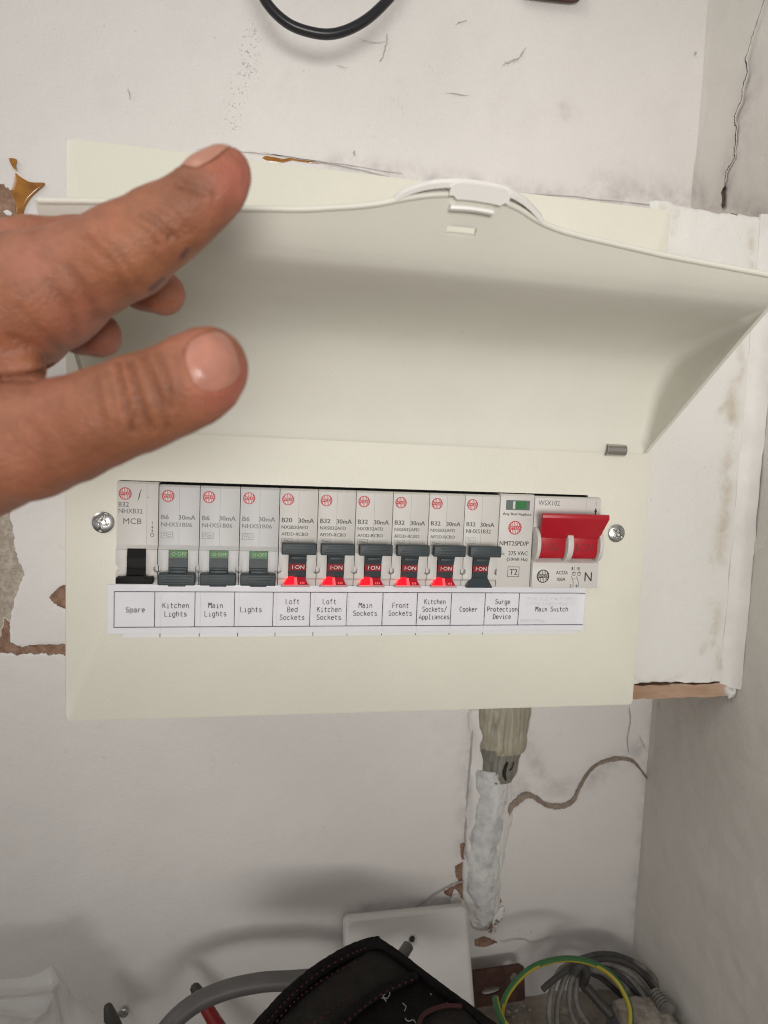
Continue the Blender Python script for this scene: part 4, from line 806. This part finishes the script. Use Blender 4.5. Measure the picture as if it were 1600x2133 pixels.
# the index nail sits on the far upper side of the fingertip: laid out along and around the finger's axis
IA, IB = CONES['index'][1][0], CONES['index'][0][0]; I_ax = (IB - IA) / np.linalg.norm(IB - IA); I_c = IA + (IB - IA) * .75
I_n = RW @ np.array([-.72, -.66, -.62]); I_n -= I_ax * (I_n @ I_ax); I_n /= np.linalg.norm(I_n); I_b = np.cross(I_ax, I_n); I_la, I_th = .0062, .88
def index_uv(P):
    d = P - I_c; return (d @ I_ax) / I_la, np.arctan2(d @ I_b, d @ I_n) / I_th
nb = np.zeros(len(HV))
for kind in (0, 1):
    if kind == 0: u, v_ = nail_uv(hpx, TN_C, TN_A, 50., 58.); ok = frontmask
    else: u, v_ = index_uv(HV); ok = np.linalg.norm(HV - I_c, axis=1) < .014
    q = (np.abs(u) ** 2.6 + np.abs(v_) ** 2.6) ** (1 / 2.6); m_ = ok & (q < 1.5)
    nb[m_] = np.maximum(nb[m_], np.clip((1.25 - q[m_]) / .2, 0, 1)); rim = np.exp(-((q - 1.12) / .13) ** 2) * m_; disp += rim * (.00035 if kind == 0 else .0002); cre = np.maximum(cre, .9 * np.exp(-((q - 1.04) / .06) ** 2) * m_)
disp -= nb * .0003
HV2 = HV + HN * disp[:, None]
# skin tone per vertex (pigment plus painted shade): tan back, pinker tips and knuckles, brown shade painted in the folds and on the lower thumb, ink and bruise marks
tan = np.array([.375, .156, .078]); pink = np.array([.48, .182, .128]); brown = np.array([.22, .080, .038])
t1 = np.clip(.5 + .55 * fbm(HV, 55, 4, 91), 0, 1)[:, None]; C3 = tan * (1 - t1 * .35) + pink * t1 * .35
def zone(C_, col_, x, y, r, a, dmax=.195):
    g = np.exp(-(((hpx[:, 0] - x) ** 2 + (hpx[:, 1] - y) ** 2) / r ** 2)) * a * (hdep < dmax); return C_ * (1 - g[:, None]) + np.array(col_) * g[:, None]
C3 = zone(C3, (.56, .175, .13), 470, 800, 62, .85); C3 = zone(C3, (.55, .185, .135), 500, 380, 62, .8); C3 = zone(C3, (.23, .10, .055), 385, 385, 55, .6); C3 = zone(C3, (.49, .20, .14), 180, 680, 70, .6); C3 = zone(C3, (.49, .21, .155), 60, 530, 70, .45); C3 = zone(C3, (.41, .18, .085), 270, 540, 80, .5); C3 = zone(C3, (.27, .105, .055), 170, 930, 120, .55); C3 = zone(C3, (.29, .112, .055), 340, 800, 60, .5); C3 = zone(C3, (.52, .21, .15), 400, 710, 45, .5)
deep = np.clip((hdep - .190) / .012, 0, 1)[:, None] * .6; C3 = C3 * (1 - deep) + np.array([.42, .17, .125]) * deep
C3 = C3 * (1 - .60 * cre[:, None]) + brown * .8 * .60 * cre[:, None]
for pts, wd in (([(378, 536), (386, 528), (390, 520)], 5), ([(313, 603), (322, 596), (333, 586), (340, 580)], 4.5)):
    g = (np.exp(-(seg_dist(hpx, spline(pts, 4)) / wd) ** 2) * .8 * (hdep < .19))[:, None]; C3 = C3 * (1 - g) + np.array([.06, .03, .06]) * g
fine = 1 + .13 * fbm(HV, 230, 4, 95)[:, None] + .07 * vnoise(HV, 900, 97)[:, None]; C3 = np.clip(C3 * fine * np.array([.90, .84, .82]), 0, 1)
skin = mat('skin', tan, .50, bump=.55, bscale=700, spec=.4, sss=.12)
nt = skin.node_tree; vo = nt.nodes.new('ShaderNodeTexVoronoi'); vo.feature = 'DISTANCE_TO_EDGE'; vo.inputs['Scale'].default_value = 850; tc_ = nt.nodes.new('ShaderNodeTexCoord'); nt.links.new(tc_.outputs['Object'], vo.inputs['Vector'])
bp2 = nt.nodes.new('ShaderNodeBump'); bp2.inputs['Strength'].default_value = .55; bp2.inputs['Distance'].default_value = .0004; nt.links.new(vo.outputs['Distance'], bp2.inputs['Height'])
ob = [n for n in nt.nodes if n.bl_idname == 'ShaderNodeBump' and n != bp2][0]; nt.links.new(ob.outputs[0], bp2.inputs['Normal']); nt.links.new(bp2.outputs[0], nt.nodes['Principled BSDF'].inputs['Normal'])
vc = nt.nodes.new('ShaderNodeAttribute'); vc.attribute_name = 'tone'; nt.links.new(vc.outputs['Color'], nt.nodes['Principled BSDF'].inputs['Base Color'])
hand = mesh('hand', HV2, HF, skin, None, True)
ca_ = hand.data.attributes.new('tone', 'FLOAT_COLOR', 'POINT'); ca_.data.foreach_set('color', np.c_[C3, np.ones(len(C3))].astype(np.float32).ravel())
tag(hand, 'tanned left hand reaching in from the left with index finger pointing and thumb below', 'hand')
# fingernails: curved plates laid on the nail beds
def nail(C_, A_, la, lb, lift, name, m, d0):
    nu, nv = 22, 20; U, Vv = np.meshgrid(np.linspace(-1, 1, nu), np.linspace(-1, 1, nv), indexing='ij')
    su = U * np.sqrt(1 - Vv ** 2 * .34) ; sv = Vv * np.sqrt(1 - U ** 2 * .34)
    if C_ is None:
        th = (sv * I_th).ravel(); D = -(np.outer(np.cos(th), I_n) + np.outer(np.sin(th), I_b)); O = I_c + np.outer((su * I_la).ravel(), I_ax) - D * .018; t = np.zeros(len(D))
    else:
        X = C_[0] + su * la * math.cos(A_) - sv * lb * math.sin(A_); Y = C_[1] + su * la * math.sin(A_) + sv * lb * math.cos(A_); D = np.array([ray(a, b) for a, b in zip(X.ravel(), Y.ravel())]); O = np.tile(CAM, (len(D), 1)); t = np.full(len(D), d0)
    for _ in range(60): t = np.minimum(t + hand_sdf(O + D * t[:, None]) * .9, .2)
    P = O + D * t[:, None]; n_ = grad(P); r2 = (np.abs(U) ** 3 + np.abs(Vv) ** 3).ravel(); P = P + n_ * (lift * (1.05 - np.clip(r2, 0, 1)) - .0001)[:, None]
    mb = MB(); mb.add(P, [(i * nv + j, (i + 1) * nv + j, (i + 1) * nv + j + 1, i * nv + j + 1) for i in range(nu - 1) for j in range(nv - 1)]); o = mb.build(name, m, hand, 180); return o
nm = mat('nail_plate', (.55, .245, .175), .30, var=.18, vscale=160, spec=.5, sss=.1, bump=.25, bscale=500); nm2 = mat('index_nail_plate', (.55, .26, .18), .33, var=.15, vscale=160, spec=.5, sss=.1)
nail(TN_C, TN_A, 53., 61., .00045, 'fingernail', nm, .12)['label'] = 'thumbnail'
nail(None, 0, 0, 0, .0004, 'fingernail', nm2, 0)['label'] = 'index fingernail'

# ------------------------------------------------------------------ things above and below
mb = MB(); mb.tube(spline([at(x, y, .072) for x, y in [(500, -140), (530, -50), (556, 6), (596, 46), (640, 65), (690, 71), (740, 55), (786, 22), (835, -35), (880, -120)]], 10), .0027, 14)
o = mb.build('hanging_cable', M['cable'], None, 40); tag(o, 'black cable hanging in a loop above the unit', 'cable')
def bracket(name, corners, Y, m, label, slots):
    """perforated flat bar: outline and slots given as photograph points on the plane y=Y"""
    root = thing(name, label, 'metal bracket', tuple(at(*corners[0], Y)))
    P = [at(x, y, Y)[[0, 2]] for x, y in corners]; bm = bmesh.new(); vs = [bm.verts.new((p[0], Y, p[1])) for p in P]; es = [bm.edges.new((vs[i], vs[(i + 1) % len(vs)])) for i in range(len(vs))]
    for s in slots:
        sp_ = [at(x, y, Y)[[0, 2]] for x, y in s]; sp_ = spline(sp_ + [sp_[0]], 3)[:-1]; v2 = [bm.verts.new((p[0], Y, p[1])) for p in sp_]; es += [bm.edges.new((v2[i], v2[(i + 1) % len(v2)])) for i in range(len(v2))]
    r = bmesh.ops.triangle_fill(bm, edges=es, use_beauty=True); fs = [g for g in r['geom'] if isinstance(g, bmesh.types.BMFace)]
    ex = bmesh.ops.extrude_face_region(bm, geom=fs); 
    for v in ex['geom']:
        if isinstance(v, bmesh.types.BMVert): v.co.y -= .0018
    bmesh.ops.recalc_face_normals(bm, faces=bm.faces); me = bpy.data.meshes.new('bar'); bm.to_mesh(me); bm.free(); me.materials.append(m); o = bpy.data.objects.new('bar', me); col.objects.link(o); local(o, root); o.parent = root
    return root
bracket('metal_bracket', [(1085, -60), (1085, -6), (1150, 2), (1190, 6), (1204, 4), (1212, -6), (1214, -60)], WY - .003, M['rust'], 'brown rusty bracket at the top of the wall', [[(1120, -40), (1160, -36), (1160, -22), (1120, -26)]])
rb = bracket('metal_bracket', [(985, 2020), (1080, 2006), (1090, 2012), (1092, 2074), (1088, 2080), (985, 2096)], WY - .012, M['rust'], 'rusty slotted bracket low on the wall beside the blank plate', [[(1001, 2062), (1012, 2054), (1034, 2051), (1042, 2056), (1036, 2064), (1010, 2071)], [(1061, 2032), (1067, 2023), (1074, 2024), (1077, 2040), (1073, 2060), (1064, 2062)]])

# blank plate leaning on the wall
bp_ = thing('blanking_plate', 'white blank socket plate with one screw hole leaning on the wall', 'blank plate', tuple(at(715, 1912, WY - .012)))
TL, TR = at(716, 1910, WY - .012), at(972, 1884, WY - .012); ux = (TR - TL); wpl = np.linalg.norm(ux); ux /= wpl
BRp = at(1014, 2140, WY - .040); dv = BRp - TR; dv = dv - ux * (dv @ ux); dv /= np.linalg.norm(dv); nn = np.cross(ux, dv); nn = nn if nn[1] < 0 else -nn
def pl(a, b, c): return TL + ux * a + dv * b + nn * c
s_ = wpl; mb = MB(); lps = []
for ins, c in ((0, -.0060), (0, .0006), (.0008, .0022), (.0025, .0030)): lps.append([tuple(pl(x, z, c)) for x, _, z in rrect(ins, s_ - ins, ins, s_ - ins, .004, 0, 6)])
hx, hz = s_ * .535, s_ * .20; no = len(lps[0]); 
Hc = [(hx + .0032 * math.cos(2 * PI * (k + .5) / no), hz + .0032 * math.sin(2 * PI * (k + .5) / no)) for k in range(no)]
bm = bmesh.new(); ov = [bm.verts.new(p) for p in lps[-1]]; hv = [bm.verts.new(tuple(pl(a, b, .0030))) for a, b in Hc]
es = [bm.edges.new((ov[i], ov[(i + 1) % no])) for i in range(no)] + [bm.edges.new((hv[i], hv[(i + 1) % no])) for i in range(no)]
bmesh.ops.triangle_fill(bm, edges=es, use_beauty=True); bmesh.ops.recalc_face_normals(bm, faces=bm.faces); bm.verts.index_update(); mb.add([v.co[:] for v in bm.verts], [[v.index for v in f.verts] for f in bm.faces]); bm.free()
mb.loft(lps); rc = [[tuple(pl(hx + (a - hx) * s, hz + (b - hz) * s, c)) for a, b in Hc] for s, c in ((1, .003), (.86, .0022), (.62, .0012), (.60, -.002))]; mb.loft(rc)
part(mb, 'plate', M['plate'], bp_, 35)
mb = MB(); mb.add([tuple(pl(hx + (a - hx) * .6, hz + (b - hz) * .6, -.001)) for a, b in Hc], [tuple(range(no))]); part(mb, 'screw_hole', M['hole'], bp_)

# grey cable stub leaning on the plate
mb = MB(); A_, B_ = at(852, 1968, .058), at(800, 2050, .040); mb.tube([A_, A_ + (B_ - A_) * .02, A_ + (B_ - A_) * .5, B_, B_ + (B_ - A_) * 1.2], [.0026, .0034, .0036, .0037, .0037], 14); o = mb.build('cable_offcut', mat('grey_sheath', (.115, .105, .105), .5), None, 50); tag(o, 'short grey cable stub poking up in front of the blank plate', 'cable stub')

# black tool pouch
tp = thing('tool_pouch', 'black fabric tool pouch with red stitched seams in front of the blank plate', 'tool pouch', tuple(at(790, 2133, .0)))
def pY(y): return .036 - (y - 1960) * .00030
def pp3(x, y, off=0): return at(x, y, pY(y) - off)
def cloth(name, outline, off, thick, m, amp=.0012, seed=0, res=3):
    P = np.array(outline, float); x0, y0 = P.min(0); x1, y1 = P.max(0); st = 9; gx = np.arange(x0, x1 + st, st); gy = np.arange(y0, y1 + st, st); GX, GY = np.meshgrid(gx, gy, indexing='ij'); Q = np.stack([GX.ravel(), GY.ravel()], 1); sd = sdist(Q, P); keep = sd > -st * 1.2
    # pull outside points onto the outline
    G2 = Q.copy(); out = sd < 0
    for i in np.where(out & keep)[0]:
        best = None
        for k in range(len(P)):
            a, b = P[k], P[(k + 1) % len(P)]; ab = b - a; t = np.clip((Q[i] - a) @ ab / (ab @ ab), 0, 1); c = a + ab * t; d = np.linalg.norm(Q[i] - c)
            if best is None or d < best[0]: best = (d, c)
        G2[i] = best[1]
    edge = np.clip(np.maximum(sd, 0) / 26, 0, 1); P3 = np.array([pp3(x, y, off + thick * math.sqrt(1 - (1 - e) ** 2)) for (x, y), e in zip(G2, edge)]); P3[:, 1] += fbm(P3, 90, 3, seed) * amp * edge
    ny = len(gy); Fs = []
    for i in range(len(gx) - 1):
        for j in range(ny - 1):
            q = [i * ny + j, (i + 1) * ny + j, (i + 1) * ny + j + 1, i * ny + j + 1]
            if all(keep[k] for k in q) and any(sd[k] >= 0 for k in q): Fs.append(q)
    mb = MB(); mb.add(P3, Fs); return part(mb, name, m, tp, 180)
body_out = [(788, 1962), (806, 1972), (905, 2048), (1030, 2140), (1100, 2200), (500, 2200), (545, 2135), (600, 2072), (652, 2026), (720, 1988)]
cloth('pouch_body', body_out, -.004, .006, M['fabric'], .0014, 101)
# depth behind the front face so the pouch is a bag, not a sheet
mb = MB(); f0 = [pp3(x, y, -.006) for x, y in body_out]; b0 = [p + np.array([0, .022 * min(1, .25 + k_), -.016 * min(1, .25 + k_)]) for p, k_ in zip(f0, [0, 0, .5, 1, 1, 1, 1, .6, .4, .1])]; mb.loft([f0, b0], cap1=True); part(mb, 'pouch_back', M['fabric'], tp, 50)
cloth('front_panel', [(770, 1975), (800, 1985), (862, 2030), (840, 2044), (760, 2085), (690, 2150), (600, 2160), (560, 2150), (620, 2088), (690, 2030)], .0012, .0030, M['fabg'], .0018, 103)
cloth('side_pocket', [(868, 2040), (905, 2062), (1000, 2140), (990, 2165), (800, 2165), (760, 2150), (800, 2095)], .0008, .0026, M['fabric'], .002, 105)
cloth('lower_pocket', [(925, 2098), (960, 2096), (1010, 2145), (1000, 2175), (860, 2175), (878, 2130)], .0036, .0026, M['fabg'], .001, 107)
def seam_tube(name, px, r, m, off=.004, wob=.08): 
    C_ = spline([pp3(x, y, off) for x, y in px], 10); mb = MB(); mb.tube(C_, [r * (1 + wob * rng.standard_normal() * .4) for _ in C_], 9); return part(mb, name, m, tp, 60)
seam_tube('edge_binding', [(520, 2165), (560, 2118), (604, 2072), (655, 2028), (715, 1990), (760, 1970), (790, 1964)], .0034, M['fabric'])
seam_tube('edge_binding', [(786, 1962), (830, 1992), (905, 2050), (965, 2094), (1040, 2150)], .0024, M['fabric'])
seam_tube('edge_binding', [(866, 2034), (800, 2062), (745, 2100), (695, 2150)], .0026, M['fabric'], .0050)
seam_tube('pocket_trim', [(868, 2142), (885, 2112), (925, 2096), (962, 2096)], .0011, M['trim'], .0070, 0)
# stitches are too small to pick apart: one part
mb = MB()
for px, off in (([(540, 2148), (580, 2102), (620, 2062), (670, 2022), (730, 1988), (770, 1972)], .0078), ([(556, 2152), (600, 2100), (640, 2064), (690, 2030), (745, 2000)], .0066), ([(860, 2040), (800, 2068), (748, 2106), (700, 2150)], .0080), ([(876, 2122), (905, 2098), (940, 2086)], .0070), ([(640, 2143), (700, 2096), (740, 2070)], .0056)):
    C_ = spline([pp3(x, y, off) for x, y in px], 14)
    for k in range(0, len(C_) - 2, 3): a, b = C_[k], C_[k + 1]; mb.tube([a, (a + b) / 2 - np.array([0, .0002, 0]), b], .00030, 5)
o = part(mb, 'stitching', M['stitch'], tp); o['kind'] = 'stuff'
mb = MB()
for px in ([(773, 2069), (782, 2072), (788, 2066), (784, 2076)], [(798, 2068), (806, 2065), (812, 2070), (806, 2080), (798, 2076), (803, 2070)], [(795, 2078), (802, 2082), (804, 2087)], [(838, 2090), (846, 2096), (842, 2106)], [(845, 2122), (852, 2128), (862, 2124), (866, 2132)], [(896, 2070), (900, 2072)]):
    C_ = spline([pp3(x, y, .0050) for x, y in px], 6); C_ = C_ + rng.normal(0, .00015, C_.shape); mb.tube(C_, .00018, 5)
o = part(mb, 'loose_thread', M['thread'], tp); o['kind'] = 'stuff'

# thick grey cable arching out of the pouch
mb = MB(); mb.tube(spline([at(x, y, Y) for x, y, Y in [(250, 2300, .02), (335, 2160, .040), (395, 2098, .048), (465, 2064, .052), (540, 2047, .054), (600, 2043, .055), (660, 2040, .056), (720, 2050, .056)]], 10), .0052, 16); o = mb.build('grey_cable', M['tail'], None, 50); tag(o, 'thick grey cable arching left out of the pouch', 'cable')
# red gripped tool and dark pointed tool
tt = thing('hand_tool', 'slim tool with a black tip and red grip crossing behind the thick grey cable', 'tool', tuple(at(408, 2060, .075)))
A_, B_ = at(402, 2050, .078), at(480, 2185, .060); d_ = B_ - A_; mb = MB(); mb.tube([A_, A_ + d_ * .03, A_ + d_ * .1, A_ + d_ * .24, A_ + d_ * .26], [.0012, .0028, .0034, .0036, .0036], 12); part(mb, 'tip', M['tip'], tt, 40)
mb = MB(); mb.tube([A_ + d_ * .255, A_ + d_ * .27, A_ + d_ * .6, A_ + d_ * .62, B_, B_ + d_ * .5], [.0030, .0038, .0041, .0043, .0050, .0050], 14); part(mb, 'grip', M['redg'], tt, 50)
mb = MB(); A_, B_ = at(223, 2090, .070), at(252, 2200, .055); d_ = B_ - A_; mb.tube([A_, A_ + d_ * .05, A_ + d_ * .3, A_ + d_ * .55, B_], [.0012, .0024, .0042, .0052, .0060], 10); o = mb.build('pointed_tool', M['tip'], None, 50); tag(o, 'dark tapered tool tip between the plastic bag and the wall screw', 'tool')
wsn = thing('wall_screw', 'small zinc screw in the wall right of the dark tapered tool', 'screw', tuple(at(257, 2110, WY)))
sm = screw_mesh(.0031, .7, 's', 0, 0); Q0 = at(257, 2110, WY - .003); sm.V = [(a + Q0[0], b + Q0[1], c + Q0[2]) for a, b, c in sm.V]; part(sm, 'screw_head', M['zinc'], wsn, 40)
mb = MB(); mb.tube([Q0 + [0, 0, 0], Q0 + [0, .003, 0], Q0 + [0, .008, 0]], .0016, 10); part(mb, 'shank', M['zinc'], wsn, 40)

# clear plastic bag
bgm = bpy.data.materials.new('clear_film'); bgm.use_nodes = True; nt = bgm.node_tree; b_ = nt.nodes['Principled BSDF']; b_.inputs['Base Color'].default_value = (.75, .74, .72, 1); b_.inputs['Roughness'].default_value = .12; b_.inputs['Specular IOR Level'].default_value = .7; tr = nt.nodes.new('ShaderNodeBsdfTransparent'); tr.inputs[0].default_value = (.95, .95, .95, 1); mx = nt.nodes.new('ShaderNodeMixShader'); mx.inputs[0].default_value = .26; nt.links.new(tr.outputs[0], mx.inputs[1]); nt.links.new(b_.outputs[0], mx.inputs[2]); nt.links.new(mx.outputs[0], nt.nodes['Material Output'].inputs[0])
oX = np.array([(-120, 2050), (0, 2040), (60, 2035), (92, 2022), (106, 2006), (120, 2020), (136, 2042), (150, 2074), (178, 2095), (205, 2118), (240, 2150), (260, 2240), (-120, 2240)], float)
nU, nV = 92, 56; mb = MB(); V = []; BF = [(np.array(p, float), w_, a_) for p, w_, a_ in (([(106, 2008), (122, 2040), (148, 2072), (185, 2100), (226, 2132)], 4, .004), ([(-20, 2074), (50, 2068), (106, 2062), (120, 2050)], 5, .004), ([(112, 2070), (118, 2100), (128, 2140)], 4, .005), ([(60, 2140), (95, 2105), (110, 2075)], 5, .004), ([(0, 2110), (60, 2120), (100, 2108)], 6, .003))]
top = lambda x: np.interp(x, oX[:11, 0], oX[:11, 1])
for i in range(nU):
    x = -120 + 370 * i / (nU - 1)
    for j in range(nV):
        v_ = j / (nV - 1); y = top(x) + (2240 - top(x)) * v_
        r1 = abs(((x * .75 + y * .66) * .018) % 2 - 1); r2 = abs(((x * .9 - y * .43) * .013 + .3) % 2 - 1); r3 = abs(((x * .2 + y * .98) * .021 + .5 * math.sin(x * .02)) % 2 - 1)
        dpt = .055 - .010 * math.sin(PI * min(1, v_ + .05)) - .0022 * r1 * r2 - .0026 * max(r2, r3) * (.4 + .6 * v_)
        for fx, fw, fa in BF: dpt -= fa * math.exp(-(float(seg_dist(np.array([[x, y]]), fx)[0]) / fw) ** 2)
        V.append(at(x, y, dpt))
mb.add(V, [(i * nV + j, (i + 1) * nV + j, (i + 1) * nV + j + 1, i * nV + j + 1) for i in range(nU - 1) for j in range(nV - 1)])
V2 = [at(-120 + 370 * (k // nV) / (nU - 1), top(-120 + 370 * (k // nV) / (nU - 1)) + (2240 - top(-120 + 370 * (k // nV) / (nU - 1))) * (k % nV) / (nV - 1) + 3, V[k][1] + .004 + .014 * math.sin(PI * (.02 + .5 * (k % nV) / (nV - 1)))) for k in range(len(V))]; mb.add(V2, [(i * nV + j, i * nV + j + 1, (i + 1) * nV + j + 1, (i + 1) * nV + j) for i in range(nU - 1) for j in range(nV - 1)])
mb.add(list(V[:: nV]) + list(V2[:: nV]), [(i, i + 1, nU + i + 1, nU + i) for i in range(nU - 1)])
o = mb.build('plastic_bag', bgm, None, 28); tag(o, 'crumpled clear plastic bag at the lower left', 'plastic bag')
mb = MB(); 

# earth wire loop, green one side and yellow the other
mb = MB(); C_ = spline([at(x, y, Y) for x, y, Y in [(1068, 2150, .018), (1048, 2128, .022), (1036, 2100, .028), (1032, 2078, .034)]], 8); C2 = spline([at(x, y, Y) for x, y, Y in [(1060, 2180, .02), (1045, 2130, .03), (1050, 2085, .040), (1075, 2045, .046), (1112, 2014, .050), (1160, 1999, .052), (1205, 1999, .052), (1250, 2014, .050), (1285, 2043, .046), (1308, 2085, .040), (1314, 2120, .035), (1308, 2160, .03)]], 10)
for Cx in (C_, C2):
    n0 = len(mb.F); mb.tube(Cx, .0019, 12); ctr = at(1180, 2125, .04)
    for k in range(n0, len(mb.F) - 2):
        ring = (k - n0) // 12; c_ = np.mean([mb.V[i] for i in mb.F[k]], axis=0) - (Cx[ring] + Cx[ring + 1]) / 2; out = (Cx[ring] - ctr) * np.array([1, 0, 1]); mb.M[k] = 1 if c_ @ out / np.linalg.norm(out) > .0004 else 0
o = mb.build('earth_wire', [M['gy'], M['gg']], None, 60); tag(o, 'green and yellow earth wire bent in a loop in front of the cable coil', 'wire')

# coil of dusty flex: every strand its own part
cc = thing('cable_coil', 'coil of dusty grey flex tied together in the corner', 'cable coil', tuple(at(1250, 2120, .06)))
ST = [([(1205, 2008), (1182, 2028), (1168, 2065), (1160, 2110), (1166, 2180)], 0), ([(1200, 2004), (1168, 2020), (1150, 2060), (1144, 2110), (1150, 2180)], 0), ([(1212, 2012), (1192, 2040), (1186, 2085), (1196, 2125), (1230, 2180)], 0), ([(1215, 2008), (1205, 2036), (1200, 2075), (1210, 2110), (1250, 2160)], 0), ([(1196, 2010), (1160, 2036), (1138, 2054), (1130, 2062)], 1),
      ([(1205, 2002), (1250, 1992), (1300, 1996), (1345, 2020), (1378, 2060), (1396, 2105), (1400, 2160)], 0), ([(1212, 2006), (1260, 2000), (1310, 2010), (1350, 2040), (1376, 2078), (1384, 2120)], 0), ([(1215, 2010), (1265, 2008), (1305, 2022), (1336, 2050), (1358, 2084), (1364, 2130)], 0), ([(1218, 2012), (1262, 2018), (1296, 2036), (1322, 2064), (1344, 2098), (1350, 2150)], 1), ([(1215, 2016), (1256, 2026), (1290, 2050), (1316, 2080), (1330, 2110), (1336, 2150)], 0), ([(1216, 2020), (1250, 2036), (1286, 2066), (1318, 2096), (1340, 2120)], 1), ([(1208, 1998), (1246, 1988), (1284, 1990), (1316, 2002)], 1), ([(1214, 2004), (1280, 1998), (1330, 2022), (1366, 2066), (1386, 2110)], 1)]
for k, (px, dk) in enumerate(ST):
    mb = MB(); mb.tube(spline([at(x, y, .074 - .0016 * (k % 5) - (y - 2000) * .00010) for x, y in px], 8), .0019, 10); part(mb, 'cable_strand', M['darkc'] if dk else M['dusty'], cc, 50)
mb = MB(); mb.tube(spline([at(x, y, .060) for x, y in [(1196, 2030), (1208, 2010), (1222, 2024), (1216, 2050), (1222, 2062)]], 8), .0028, 10); part(mb, 'cable_tie', M['darkc'], cc, 50)
mb = MB(); A_, B_ = at(1366, 2072, .052), at(1390, 2104, .040); d_ = B_ - A_
mb.tube([A_, A_ + d_ * .5, B_], [.0030, .0036, .0044], 12)
for k in range(6): p = A_ + d_ * (k / 5); q = d_ / np.linalg.norm(d_) * .0009; r_ = .0042 + .0010 * k / 5; mb.tube([p - q, p - q * .9, p + q * .9, p + q], [r_ * .8, r_, r_, r_ * .8], 14)
part(mb, 'strain_relief', M['dusty'], cc, 40)
mb = MB(); A_, B_ = at(1222, 2056, .052), at(1276, 2118, .034); d_ = B_ - A_; mb.tube([A_, A_ + d_ * .03, A_ + d_ * .7, A_ + d_ * .9, B_, B_ + d_ * .02], [.0022, .0030, .0032, .0030, .0024, .001], 10); o = mb.build('dark_rod', M['tip'], None, 40); tag(o, 'dark thin rod lying on the rubble inside the cable coil', 'rod')

# mortar crusted block at the lower right
bk = thing('mortar_block', 'grey block with a crust of mortar on top, in front of the cable coil', 'block', tuple(at(1375, 2133, .02)))
def lump(name, c, r, m, seed, amp, root=None, sub=4, box=.0):
    bm = bmesh.new(); bmesh.ops.create_cube(bm, size=2) if box else bmesh.ops.create_icosphere(bm, subdivisions=sub, radius=1)
    if box: bmesh.ops.subdivide_edges(bm, edges=list(bm.edges), cuts=14, use_grid_fill=True)
    Vv = np.array([v.co[:] for v in bm.verts]); 
    if box: nrm_ = np.linalg.norm(Vv, axis=1)[:, None]; Vv = Vv * (1 - box) + Vv / nrm_ * 1.2 * box
    Vw = Vv * np.array(r) + np.array(c); nv = Vv / np.linalg.norm(Vv, axis=1)[:, None]; Vw = Vw + nv * (fbm(Vw, 90, 4, seed)[:, None] * amp)
    for v, p in zip(bm.verts, Vw): v.co = p
    for f in bm.faces: f.smooth = True
    me = bpy.data.meshes.new(name); bm.to_mesh(me); bm.free(); me.materials.append(m); o = bpy.data.objects.new(name, me); col.objects.link(o)
    if root: local(o, root); o.parent = root
    return o
A_ = at(1376, 2158, .025); wv = (at(1432, 2110, .025) - at(1322, 2110, .025))[0] / 2
lump('block_body', (A_[0], .035, (A_[2] - .004 + FZ) / 2), (wv, .022, (A_[2] - .004 - FZ) / 2), M['slate'], 121, .0006, bk, box=.12)
lump('mortar_crust', (A_[0] + .0005, .034, A_[2] - .0050), (wv * .95, .021, .0052), M['block'], 123, .0013, bk, box=.25)

# rubble on the base
mb = MB()
for k in range(900):
    x, y = rng.uniform(.10, .36), rng.uniform(-.06, .095); r = .0006 + .0028 * rng.random() ** 4; bm = bmesh.new(); bmesh.ops.create_icosphere(bm, subdivisions=1, radius=1); R_ = Matrix.Rotation(rng.uniform(0, 6), 3, 'Z')
    sc_ = rng.uniform(.6, 1.3, 3)
    mb.add([tuple(Vector((x, y, FZ + r * .35)) + R_ @ Vector((v.co.x * r * sc_[0] * rng.uniform(.8, 1.2), v.co.y * r * sc_[1] * rng.uniform(.8, 1.2), v.co.z * r * .8 * sc_[2]))) for v in bm.verts], [[v.index for v in f.verts] for f in bm.faces]); bm.free()
o = mb.build('rubble', M['stone'], None); tag(o, 'loose plaster rubble and grit on the base in the corner', None, kind='stuff')
fz = FZ + .002
wt = thing('washer', 'dusty round washer lying in the rubble beside the earth wire', 'washer', (float(at(1082, 2108, .06)[0]), .066, fz))
mb = MB(); rg = [(.0075, 0), (.0075, .0012), (.0068, .0018), (.0036, .0018), (.0030, .0010), (.0030, 0)]; mb.loft([[(wt.location.x + r * math.cos(2 * PI * i / 24), wt.location.y + r * math.sin(2 * PI * i / 24), fz + h) for i in range(24)] for r, h in rg]); part(mb, 'ring', M['stone'], wt, 40)
